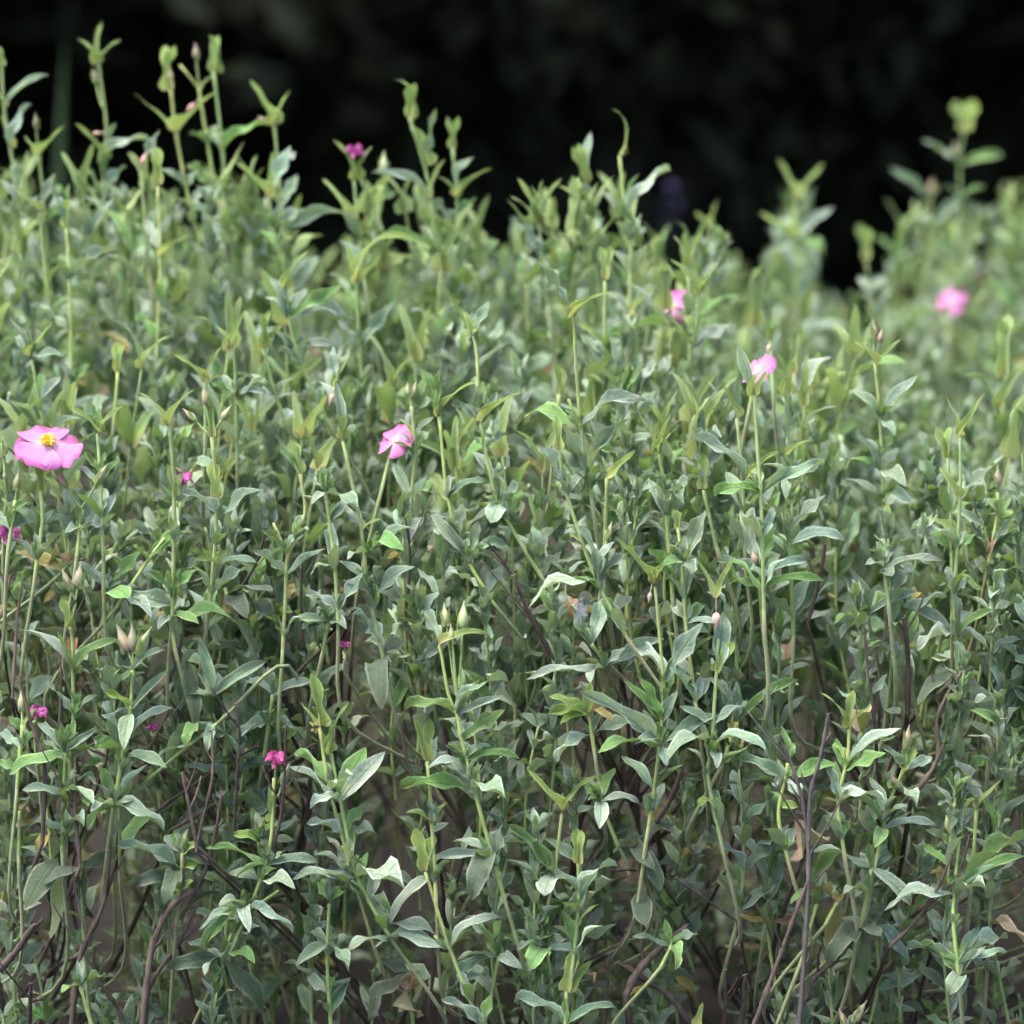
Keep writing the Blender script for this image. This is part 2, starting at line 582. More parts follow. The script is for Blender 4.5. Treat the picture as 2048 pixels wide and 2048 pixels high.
def leaf_frame(b, t, inward, face, roll=0.0):
    """axes of a leaf from b to t: chord, width, upper-side normal"""
    c = (t - b)
    L = c.length
    x = c / L
    up = Vector((0, 0, 1)) + inward * 0.5
    n = up - x * up.dot(x)
    if n.length < 0.05:
        n = x.orthogonal()
    n.normalize()
    v = (CAM - b).normalized()
    vp = v - x * v.dot(x)
    if vp.length > 0.05:
        vp.normalize()
        sgn = 1 if n.dot(vp) >= -0.25 else -1
        n = (n * (1 - face) + vp * sgn * face)
        n = (n - x * n.dot(x)).normalized()
    if roll:
        n = Matrix.Rotation(roll, 3, x) @ n
    y = n.cross(x)
    return x, y, n, L


def leaf_matrix(b, t, width, inward, face, roll, origin):
    x, y, n, L = leaf_frame(b, t, inward, face, roll)
    m = Matrix.Identity(4)
    for i in range(3):
        m[i][0] = x[i] * L
        m[i][1] = y[i] * width
        m[i][2] = n[i] * L
        m[i][3] = b[i] - origin[i]
    return m


# ------------------------------------------------------------------ buds, flowers, small parts
def bud_arrays(seed, nv=8, nu=9):
    rg = np.random.default_rng(seed)
    pr = [(0, .05), (.05, .14), (.14, .215), (.28, .265), (.42, .245), (.58, .175), (.74, .09), (.88, .045), (1, .008)]
    V, F, UV = [], [], []
    bend = rg.uniform(-.12, .12)
    s = [0, .04, .12, .24, .38, .54, .7, .85, 1.0]
    for i, t in enumerate(s):
        r = np.interp(t, [a for a, _ in pr], [b for _, b in pr])
        for k in range(nu):
            an = k / nu * 6.2832 + t * 0.9
            rr = r * (1 + 0.09 * math.cos(3 * an + seed))
            V.append((t, rr * math.cos(an) + bend * t * t, rr * math.sin(an)))
            UV.append((k / nu, t))
    for i in range(len(s) - 1):
        for k in range(nu):
            F.append((i * nu + k, i * nu + (k + 1) % nu, (i + 1) * nu + (k + 1) % nu, (i + 1) * nu + k))
    return V, F, UV


BUDS = [mesh_from('flower_bud', *bud_arrays(k), M['bud']) for k in range(4)]


def petal_arrays(seed, crumple=1.0, n=7):
    rg = np.random.default_rng(seed)
    pr = [(0, .08), (.15, .25), (.35, .5), (.6, .7), (.8, .72), (1, .6)]
    ph = rg.uniform(0, 6.28, 6)
    V, F, UV = [], [], []
    for i in range(n + 1):
        t = i / n
        hw = np.interp(t, [a for a, _ in pr], [b for _, b in pr])
        for j in range(n + 1):
            u = j / n * 2 - 1
            x = t * (1 - 0.24 * abs(u) ** 2.4 * t) + 0.04 * t * math.sin(5 * u + ph[0])
            y = u * hw
            z = 0.10 * t - 0.16 * t * t + crumple * t * (0.045 * math.sin(7 * u + 5 * t + ph[1]) + 0.05 * math.sin(4 * t * 2 + 3 * u + ph[2]) + 0.035 * math.sin(13 * u + ph[3]) * t)
            V.append((x, y, z + 0.07 * u * u * t))
            UV.append((u * .5 + .5, t))
    for i in range(n):
        for j in range(n):
            a = i * (n + 1) + j
            F.append((a, a + n + 1, a + n + 2, a + 1))
    return V, F, UV


PETALS = [mesh_from('petal', *petal_arrays(k, 1.35), M['petal']) for k in range(5)]
CRUMPLED = [mesh_from('petal_crumpled', *petal_arrays(20 + k, 4.5), M['petal']) for k in range(3)]


def stamen_arrays():
    rg = np.random.default_rng(5)
    V, F, UV = [], [], []
    for q in range(150):
        a = rg.uniform(0, 6.28)
        r = 0.22 * math.sqrt(rg.uniform(0, 1))
        h = rg.uniform(0.12, 0.26) * (1.1 - r)
        c = np.array((r * math.cos(a), r * math.sin(a), h))
        foot = np.array((r * .45 * math.cos(a), r * .45 * math.sin(a), 0.0))
        s = rg.uniform(.022, .034)
        b = len(V)
        for dv in ((1, 0, 0), (-1, 0, 0), (0, 1, 0), (0, -1, 0), (0, 0, 1), (0, 0, -1)):
            V.append(tuple(c + np.array(dv) * s))
        for f in ((0, 2, 4), (2, 1, 4), (1, 3, 4), (3, 0, 4), (2, 0, 5), (1, 2, 5), (3, 1, 5), (0, 3, 5)):
            F.append(tuple(b + i for i in f))
        b = len(V)
        e = np.array((-math.sin(a), math.cos(a), 0)) * .006
        V += [tuple(foot - e), tuple(foot + e), tuple(c)]
        F.append((b, b + 1, b + 2))
    return V, F, [(0, 0)] * len(V)


STAMENS = mesh_from('stamens', *stamen_arrays(), M['stamen'])


def basis(x, n, origin, sx, sy=None, sz=None):
    x = x.normalized()
    n = (n - x * n.dot(x)).normalized()
    y = n.cross(x)
    m = Matrix.Identity(4)
    for i in range(3):
        m[i][0], m[i][1], m[i][2], m[i][3] = x[i] * sx, y[i] * (sy or sx), n[i] * (sz or sx), origin[i]
    return m


def add_flower(root, c, radius, normal, tint=(1, 1, 1), crumpled=False, missing=(), spin=0.0):
    fl = bpy.data.objects.new('flower', None)
    COL.objects.link(fl)
    fl.parent = root
    fl.empty_display_size = 0.01
    fl.location = c - root.location
    n = normal.normalized()
    e1 = n.cross(Vector((0.3, 0.2, 1))).normalized()
    if e1.length < .1:
        e1 = n.orthogonal()
    e2 = n.cross(e1)
    for k in range(5):
        if k in missing:
            continue
        a = spin + k * 1.2566 + random.uniform(-.12, .12)
        r = e1 * math.cos(a) + e2 * math.sin(a)
        tilt = random.uniform(-.28, .12) if not crumpled else random.uniform(.3, 1.2)
        x = (r * math.cos(tilt) + n * math.sin(tilt))
        nn = n * math.cos(tilt) - r * math.sin(tilt)
        me = (CRUMPLED if crumpled else PETALS)[k % (3 if crumpled else 5)]
        link('petal', me, fl, basis(x, nn, n * (0.0012 * (k % 2)), radius * random.uniform(.94, 1.06)), jit(tint, .08, .05))
    if not crumpled and not missing:
        link('stamens', STAMENS, fl, basis(e1, n, n * .001, radius * 1.05))
    return fl


def add_bud(root, b, t, blen, color, stemcol=STEMG):
    """pedicel from b, bud of length blen ending at t"""
    ax = (t - b).normalized()
    foot = t - ax * blen
    if (foot - b).length > 0.004:
        mid = (b + foot) * .5 + Vector((0, 0, -0.1)) * (foot - b).length * random.uniform(0, 1)
        link('pedicel', tube_mesh('pedicel', smooth_line([b, mid, foot + ax * .002], 3), .0011, .0010, M['stem'], root.location, 5), root, None, jit(stemcol))
    o = link('flower_bud', random.choice(BUDS), root,
             basis(ax, Vector((random.uniform(-1, 1), -1, random.uniform(-1, 1))), foot - root.location, blen, blen * .72, blen * .72), jit(color))
    for k in range(2):
        side = Vector((random.uniform(-1, 1), random.uniform(-1, .4), 0)).normalized()
        side = (side - ax * side.dot(ax)).normalized()
        me = LEAFMESH['vbract', 'a', k, 'bract']
        inv = o.matrix_basis.inverted()
        m = basis(ax * 1.0 + side * .12, -side, foot - root.location + side * blen * .20, blen * random.uniform(.6, .85), blen * .26)
        link('sepal', me, o, inv @ m, jit(YGRN))
    return o


def add_dry_bud(root, b, t, color=(0.33, 0.22, 0.16)):
    ax = (t - b)
    L = ax.length
    ax.normalize()
    foot = b + ax * L * .42
    link('pedicel', tube_mesh('pedicel', [b, foot], .0007, .0007, M['stem'], root.location, 5), root, None, (0.38, 0.30, 0.2))
    o = link('withered_bud', random.choice(BUDS), root, basis(ax, Vector((.2, -1, .1)), foot - root.location, L * .58, L * .52), jit(color))
    return o


LEAFSTYLE = {
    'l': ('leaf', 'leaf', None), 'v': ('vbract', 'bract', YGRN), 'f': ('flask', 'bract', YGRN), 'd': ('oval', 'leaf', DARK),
    'n': ('narrow', 'leaf', GREEN), 'p': ('leaf', 'leaf', PALE), 'y': ('oval', 'leaf', YEL), 'b': ('dead', 'dead', BROWN),
    't': ('dead', 'dead', TAN), 'g': ('leaf', 'leaf', GREEN), 'k': ('narrow', 'leaf', YGRN),
}


def leaf_color(code):
    c = LEAFSTYLE[code][2]
    if c is None:
        c = random.choice((GREY, GREY, GREYB, GREYB, GREEN))
    return jit(c)


def put_leaf(root, b, t, width, code, turn, axis, face, name='leaf'):
    kind, mk, _ = LEAFSTYLE[code]
    if kind == 'leaf' and width > 0.42 * (t - b).length and code == 'l':
        kind = 'oval'
    out = (t - axis)
    inward = -Vector((out.x, out.y, 0))
    if inward.length > 1e-5:
        inward.normalize()
    k = random.randrange(3)
    roll = random.gauss(0, .22)
    m = leaf_matrix(b, t, width, inward, face, roll, root.location)
    nm = 'bract' if mk == 'bract' else ('dry_leaf' if mk == 'dead' else name)
    return link(nm, LEAFMESH[kind, turn, k, mk], root, m, leaf_color(code))


QO = {1: (0, 0), 2: (1024, 0), 3: (0, 1024), 4: (1024, 1024)}
QS = 1024 / 1932.0
CROWNS = [Vector((x, y, 0)) for x, y in ((-.46, .12), (-.27, .20), (-.06, .10), (.12, .22), (.29, .12), (.47, .24), (-.38, .52), (-.08, .58), (.2, .6), (.5, .62), (-.6, .4), (.66, .4), (-.25, .95), (.1, 1.0), (.45, 1.1))]


BRANCHES = []


def main_branches():
    """the old woody framework of the bushes that the shoots grow from"""
    for i in range(38):
        c = CROWNS[i % len(CROWNS)]
        a = random.uniform(0, 6.28)
        rr = random.uniform(.05, .2)
        h = random.uniform(.2, .36) + .10 * min(1, max(0, c.y - .1))
        foot = c + Vector((random.uniform(-.03, .03), random.uniform(-.03, .03), -.01))
        top = c + Vector((math.cos(a) * rr, math.sin(a) * rr * .8, h))
        if top.y < .06:
            top.y = .06 + random.uniform(0, .05)
        m1 = foot.lerp(top, .35) + Vector((random.uniform(-.04, .04), random.uniform(-.03, .03), -.02))
        m2 = foot.lerp(top, .7) + Vector((random.uniform(-.03, .03), random.uniform(-.03, .03), .0))
        line = smooth_line([foot, m1, m2, top], 6)
        side = 'on the left' if top.x < -.15 else ('in the middle' if top.x < .18 else 'on the right')
        root = thing('woody_branch', foot, 'dark old branch deep inside the bush ' + side, 'branch', 'old branches inside the bush ' + side)
        link('wood', tube_mesh('wood', line, random.uniform(.0024, .0038), .0015, M['wood'], foot, 7, (), .16), root)
        BRANCHES.extend(line[4:])


main_branches()


def footing(b):
    best, bc = None, 9
    for q in BRANCHES:
        dz = b.z - q.z
        h = math.hypot(b.x - q.x, b.y - q.y)
        if dz > .03 and h < .9 * dz and q.y > b.y - .05:
            c = math.hypot(h, dz) + random.uniform(0, .05)
            if c < bc:
                best, bc = q, c
    if best is None:
        best = Vector((b.x + random.uniform(-.06, .06), b.y + random.uniform(.03, .12), -.01))
    return best


def woody_base(root, b, tangent, r=.0022, fat=1.0):
    c = footing(b)
    ln = (b - c).length
    d1 = b - tangent * ln * .35
    d1.y = max(d1.y, b.y - .01) + .02
    d2 = c.lerp(d1, .5) + Vector((random.uniform(-.02, .02), random.uniform(.01, .04), 0)) * min(1, ln * 5)
    line = smooth_line([c, d2, d1, b], 5)
    k = len(line) - 1
    acc = 0
    while k > 3 and acc < .16:
        acc += (line[k] - line[k - 1]).length
        k -= 1
    link('woody_stem', tube_mesh('woody_stem', line[:k + 1], r * 1.25 * fat, r * 1.05, M['wood'], root.location, 6, (), .12), root)
    link('lower_stem', tube_mesh('lower_stem', line[k:], r * 1.05, r * 1.1, M['stem'], root.location, 6), root, None, jit((.20, .22, .10)))


HEROES = []


def hero(q, d, stem, leaves, label, group=None, dark=False, r=.00145, base=True, face=.45, col=None):
    ox, oy = QO[q]
    dd = lambda x, y, e=0.0: P(ox + x * QS, oy + y * QS, d + e)
    pts2 = [tuple(float(a) for a in s.split(',')) for s in stem.split()]
    lean = random.uniform(-.015, .015)
    n = len(pts2)
    pts = [dd(x, y, lean * (1 - i / max(1, n - 1))) for i, (x, y) in enumerate(pts2)]
    root = thing('rockrose_shoot', pts[0], label, 'shoot', group)
    HEROES.append((ox + pts2[-1][0] * QS, oy + pts2[-1][1] * QS, d, label))
    sc = mpp(d) * QS
    nodes = []
    bx = by = None
    todo = []
    big = {}
    for tok in leaves.split():
        if tok[0] == '@':
            bx, by = (float(a) for a in tok[1:].split(','))
            j = min(range(n), key=lambda i: abs(pts2[i][0] - bx) + abs(pts2[i][1] - by))
            nodes.append(dd(bx, by))
            continue
        f = tok.split(',')
        todo.append((bx, by, float(f[0]), float(f[1]), float(f[2]), f[3]))
    line = smooth_line(pts, 5)
    link('stem', tube_mesh('stem', line, r * 1.15, r * .9, M['stem'], root.location, 7, nodes), root, None, jit(col or random.choice((STEMC, STEMG)), .12))
    for (x0, y0, x1, y1, wpx, code) in todo:
        b = dd(x0, y0)
        # lie on the stem's own depth
        ln = min(line, key=lambda p: (p - b).length)
        b = b + FWD * (ln - b).dot(FWD)
        axis = b.copy()
        c0 = code[0]
        L2 = math.hypot(x1 - x0, y1 - y0) * sc
        wd = wpx * sc
        if c0 == 'B':
            add_bud(root, b, dd(x1, y1, random.uniform(-.006, .006)), wd, random.choice(((.17, .25, .085), (.20, .26, .11), (.18, .21, .10))))
            continue
        if c0 == 'P':     # pink-flushed bud
            add_bud(root, b, dd(x1, y1, random.uniform(-.006, .006)), wd, random.choice(((.30, .21, .14), (.24, .22, .12))))
            continue
        if c0 == 'K':
            add_dry_bud(root, b, dd(x1, y1, -.004), (0.36, 0.24, 0.18) if len(code) < 2 else (0.60, .30, .28))
            continue
        if c0 in 'WC':
            c = dd(x1, y1, -.006)
            link('pedicel', tube_mesh('pedicel', smooth_line([b, (b + c) * .5 + Vector((0, 0, -.003)), c], 3), .0011, .001, M['stem'], root.location, 5), root, None, STEMG)
            if c0 == 'W':
                nv = {'1': Vector((.16, -.5, .84)), '2': Vector((-.5, -.5, .62)), '3': Vector((.5, -.5, .6))}[code[1]]
                add_flower(root, c, wd * .5, nv, spin={'1': .2, '2': .2, '3': 1.0}[code[1]], missing=(1,) if code[1] == '2' else ())
            else:
                add_flower(root, c, wd * .62, Vector((.1, -.25, 1)), (.9, .6, .85) if code[1:] == '2' else (.95, .5, .7), crumpled=True)
            continue
        if c0 == 'S':     # bare stub of an old flower stalk
            link('stalk_stub', tube_mesh('stalk_stub', [b, b.lerp(dd(x1, y1), .6), dd(x1, y1)], .0011, .0013, M['stem'], root.location, 5), root, None, jit(STEMC))
            continue
        Lr = 2.5 * wd
        dz = random.uniform(-.3, .3) * L2
        fc = face
        if c0 in 'ldgpy' and Lr > L2 * 1.15:
            dz = (-1 if y1 > y0 - 20 else 1) * min(math.sqrt(Lr * Lr - L2 * L2), 1.1 * L2 + .01)
            fc = .2
        t = dd(x1, y1, dz)
        if c0 in 'lgp':
            t = b + (t - b) * 1.12
            wd *= .76
            big.setdefault((x0, y0), []).append(t - b)
        if c0 in 'dtyb':
            wd *= .72
        if len(code) > 1:
            turn = code[1]
        elif c0 == 'f':
            turn = random.choice('aab')
        elif c0 == 'v':
            turn = random.choice('abb')
        else:
            flat = abs(y1 - y0) < .8 * abs(x1 - x0) or y1 > y0
            turn = random.choice('bbc') if flat else random.choice('aab')
        put_leaf(root, b, t, wd * (1.0 if c0 in 'vf' else 1.12), c0, turn, axis - (t - b) * .02 + Vector((0, 0, 0)), fc)
    total = sum((line[i + 1] - line[i]).length for i in range(len(line) - 1))
    if total > .055 and (d < .25 or group):      # smaller leaf pairs up the stem
        back = d > .2
        f = .05
        ph = random.uniform(0, 3)
        while f < (.42 if back else .6):
            i = int(f * (len(line) - 1))
            b = line[i].lerp(line[i + 1], f * (len(line) - 1) - i)
            tg = (line[i + 1] - line[i]).normalized()
            f += random.uniform(.022, .036) / total
            if min([(b - q_).length for q_ in nodes] or [1]) < .010:
                continue
            ph += 1.57 + random.uniform(-.4, .4)
            for s_ in (0, math.pi):
                rd = Vector((math.cos(ph + s_), math.sin(ph + s_), 0))
                for q_ in range(random.choice((1, 2, 3))):
                    L3 = random.uniform(.024, .042) * (1 if q_ == 0 else .6)
                    th = R(random.uniform(32, 62) if q_ == 0 else random.uniform(12, 35))
                    dr = tg * math.cos(th) + (rd + Vector((random.uniform(-.4, .4), random.uniform(-.4, .4), 0)) * (q_ > 0)).normalized() * math.sin(th)
                    put_leaf(root, b, b + dr * L3, L3 * random.uniform(.25, .34), random.choice('lllgp'), random.choice('aabb'), b, .15)
    for (x0, y0), vs in big.items():          # young leaves in the axils
        if len(vs) < 2 or d > .5:
            continue
        b = dd(x0, y0)
        ln = min(range(1, len(line)), key=lambda i: (line[i] - b).length)
        b = b + FWD * (line[ln] - b).dot(FWD)
        tg = (line[ln] - line[ln - 1]).normalized()
        for v_ in random.sample(vs, min(len(vs), 3)):
            for q_ in range(random.choice((1, 2))):
                L3 = random.uniform(.013, .024)
                dr = (tg * random.uniform(.7, 1.2) + v_.normalized() * random.uniform(.35, .9) + Vector((random.uniform(-.3, .3), random.uniform(-.4, .3), 0))).normalized()
                put_leaf(root, b, b + dr * L3, L3 * random.uniform(.24, .36), random.choice('npgl'), random.choice('ab'), b, .3)
    if base:
        woody_base(root, pts[0], (line[1] - line[0]).normalized(), r)
    return root


def twig(q, d, pts, r0, r1, label, grey=False, side=2):
    r0, r1 = (r0 * .8 if r0 < .003 else r0 * .58), (r1 * .75 if r1 < .002 else r1 * .6)
    ox, oy = QO[q]
    p2 = [tuple(float(a) for a in s.split(',')) for s in pts.split()]
    n = len(p2)
    d1 = d + random.uniform(-.01, .05)
    p3 = [P(ox + x * QS, oy + y * QS, d + (d1 - d) * i / (n - 1)) + Vector((random.uniform(-1, 1), random.uniform(-1, 1), 0)) * .0015 for i, (x, y) in enumerate(p2)]
    # first point is the top, last the foot; carry the foot down to the ground behind
    root = thing('bare_twig', p3[-1], label, 'twig', 'bare dark twigs in the shrub')
    mat = M['greywood'] if grey else M['wood']
    line = smooth_line(p3[::-1], 6)
    nodes = [line[int(len(line) * f)] for f in (.2, .38, .55, .7, .84)]
    link('stem', tube_mesh('stem', line, r0, r1, mat, root.location, 7, nodes, .14), root)
    for k in range(side):
        i = random.randrange(len(line) // 3, len(line) - 2)
        t = (line[i + 1] - line[i]).normalized()
        s = Vector((random.choice((-1, 1)), random.uniform(-.7, .7), .6)).normalized()
        L = random.uniform(.006, .03) if random.random() < .7 else random.uniform(.03, .07)
        e = line[i] + (t + s * .9).normalized() * L
        link('side_twig', tube_mesh('side_twig', smooth_line([line[i], line[i].lerp(e, .5) + s * .002, e], 3), r1 * .9, r1 * .55, mat, root.location, 5, (), .12), root)
    tip = line[-1]
    link('node_scar', tube_mesh('node_scar', [tip - Vector((.0022, 0, .001)), tip, tip + Vector((.0022, 0, .001))], r1 * .8, r1 * .7, mat, root.location, 5, (), .2), root)
    b = p3[-1]
    if b.z > .02:
        c = footing(b)
        mid = c.lerp(b, .5) + Vector((random.uniform(-.01, .01), .01, 0))
        link('woody_stem', tube_mesh('woody_stem', smooth_line([c, mid, b], 5), r0 * 1.3, r0, M['wood'], root.location, 6, (), .12), root)
    return root


# ------------------------------------------------------------------ the ground
def ground():
    n = 90
    xs = np.sign(np.linspace(-1, 1, n)) * np.abs(np.linspace(-1, 1, n)) ** 3 * 120
    V, F, UV = [], [], []
    for y in xs:
        for x in xs:
            z = 0.012 * math.sin(9 * x + 3 * y) + .01 * math.sin(17 * y - 5 * x) if abs(x) < 6 and abs(y) < 8 else 0
            V.append((x, y, z - .01))
            UV.append((x, y))
    for i in range(n - 1):
        for j in range(n - 1):
            a = i * n + j
            F.append((a, a + 1, a + n + 1, a + n))
    o = link('ground', mesh_from('ground', V, F, UV, M['ground']), None)
    o['kind'] = 'structure'
    o['label'] = 'dark brown soil and mulch under the shrubs'


ground()


def mass_object(name, items, mat, label, kind='stuff', group=None):
    """join many leaf placements (kind, turn, k, matrix, colour) into one mesh"""
    VV, FF, UU, TT = [], [], [], []
    off = 0
    for key, m, col in items:
        v, f, uv = LEAFDATA[key]
        a = np.array(m)
        VV.append(v @ a[:3, :3].T + a[:3, 3])
        FF.append(f + off)
        UU.append(uv)
        TT.append(np.tile(np.array((col[0], col[1], col[2], random.random())), (len(v), 1)))
        off += len(v)
    me = mesh_from(name, np.concatenate(VV), np.concatenate(FF), np.concatenate(UU), mat, True, np.concatenate(TT))
    o = link(name, me, None)
    o['kind'] = kind
    o['label'] = label
    return o


def litter():
    it = []
    for _ in range(2600):
        x, y = random.uniform(-1.3, 1.3), random.uniform(-.5, 2.6)
        a = random.uniform(0, 6.28)
        L = random.uniform(.018, .045)
        b = Vector((x, y, random.uniform(.0, .02)))
        t = b + Vector((math.cos(a) * L, math.sin(a) * L, random.uniform(-.4, .6) * L))
        m = leaf_matrix(b, t, L * random.uniform(.3, .5), Vector((0, 0, 0)), 0, random.uniform(-1, 1), Vector((0, 0, 0)))
        c = jit(random.choice(((.06, .036, .024), (.08, .052, .036), (.04, .028, .02), (.07, .054, .044))))
        it.append((('dead', random.choice('abcd'), random.randrange(3)), m, c))
    mass_object('leaf_litter', it, M['litter'], 'dry brown fallen leaves covering the soil under the shrub')


litter()


# ------------------------------------------------------------------ dark evergreens behind
def evergreen(x, y, h, rad, label, seed):
    rg = np.random.default_rng(seed)
    root = thing('evergreen_tree', Vector((x, y, 0)), label, 'tree', 'dark evergreen trees behind the shrub')
    lean = rg.uniform(-.2, .2, 2)
    line = smooth_line([Vector((0, 0, -.05)), Vector((lean[0] * .3, lean[1] * .3, h * .35)), Vector((lean[0], lean[1], h * .75)), Vector((lean[0] * 1.2, lean[1], h * .98))], 6)
    link('trunk', tube_mesh('trunk', line, .13 * rad, .02, M['trunk'], Vector((0, 0, 0)), 9, (), .08), root)
    V, F = [], []
    for k in range(16):
        z = h * (.08 + .86 * (k + rg.uniform(0, 1)) / 16)
        a = rg.uniform(0, 6.28)
        f = z / h
        L = rad * float(np.interp(f, (0, .14, .24, .5, .8, 1), (.45, .5, 1.3, 1.0, .55, .05))) * rg.uniform(.75, 1.0)
        st = line[min(len(line) - 1, int(f * len(line)))].copy()
        st.z = z
        en = st + Vector((math.cos(a) * L, math.sin(a) * L, rg.uniform(-.15, .25) * L))
        link('limb', tube_mesh('limb', smooth_line([st, st.lerp(en, .5) + Vector((0, 0, .06 * L)), en], 3), .028 * (1 - f) + .008, .005, M['trunk'], Vector((0, 0, 0)), 5), root)
    nc = 330
    for c in range(nc + 150):
        f = rg.uniform(.03, 1) ** .9 if c < nc else rg.uniform(.0, .3)
        rr = rad * float(np.interp(f, (0, .14, .24, .5, .8, 1), (.45, .5, 1.4, 1.1, .6, .05))) * (.3 + .7 * rg.uniform(0, 1) ** .45)  # crown flares out above the skirt, shaped to keep the part in view shaded
        a = rg.uniform(0, 6.28)
        cx, cy, cz = rr * math.cos(a), rr * math.sin(a), h * f
        m = 34
        p = rg.normal(0, 1, (m, 3)) * np.array((.15, .15, .10)) + (cx, cy, cz)
        d1 = rg.normal(0, 1, (m, 3))
        d1 /= np.linalg.norm(d1, axis=1)[:, None]
        d2 = np.cross(d1, rg.normal(0, 1, (m, 3)))
        d2 /= np.linalg.norm(d2, axis=1)[:, None]
        L = rg.uniform(.05, .10, (m, 1))
        b = len(V)
        q = np.stack([p - d1 * L, p + d2 * L * .38, p + d1 * L, p - d2 * L * .38], 1).reshape(-1, 3)
        V.extend(q)
        F.extend((np.arange(m * 4).reshape(m, 4) + b).tolist())
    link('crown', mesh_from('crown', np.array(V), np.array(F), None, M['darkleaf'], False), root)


TREES = [(-2.5, 5.2, 4.6, 1.3, 'dark evergreen tree furthest towards the left edge'), (-1.15, 5.7, 5.2, 1.3, 'dark evergreen behind the tall upper-left stems'),
         (.1, 5.4, 5.0, 1.25, 'dark evergreen above the middle of the shrub'), (1.35, 5.6, 5.3, 1.35, 'dark evergreen behind the blurred upper-right shoots'),
         (2.6, 5.2, 4.7, 1.3, 'dark evergreen tree furthest towards the right edge'), (-1.9, 7.2, 6.2, 1.6, 'taller evergreen in the second row, showing between left trees'),
         (-.45, 7.4, 6.4, 1.6, 'taller evergreen in the second row, left of the middle'), (.8, 7.2, 6.0, 1.6, 'taller evergreen in the second row, right of the middle'),
         (2.1, 7.4, 6.3, 1.6, 'taller evergreen in the second row, showing between right trees'), (-3.6, 6.6, 6.0, 1.7, 'tall evergreen beyond the left edge of view'), (3.7, 6.6, 6.0, 1.7, 'tall evergreen beyond the right edge of view')]
TREES += [(x, 9.3, 6.5, 1.9, 'evergreen in the last dark row, ' + w_) for x, w_ in ((-2.9, 'far left'), (-1.0, 'left of the middle'), (.9, 'right of the middle'), (2.9, 'far right'))]
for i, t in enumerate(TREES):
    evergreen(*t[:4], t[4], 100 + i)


# ------------------------------------------------------------------ procedural shoots of the shrub
SOFTY = (.24, .32, .12)


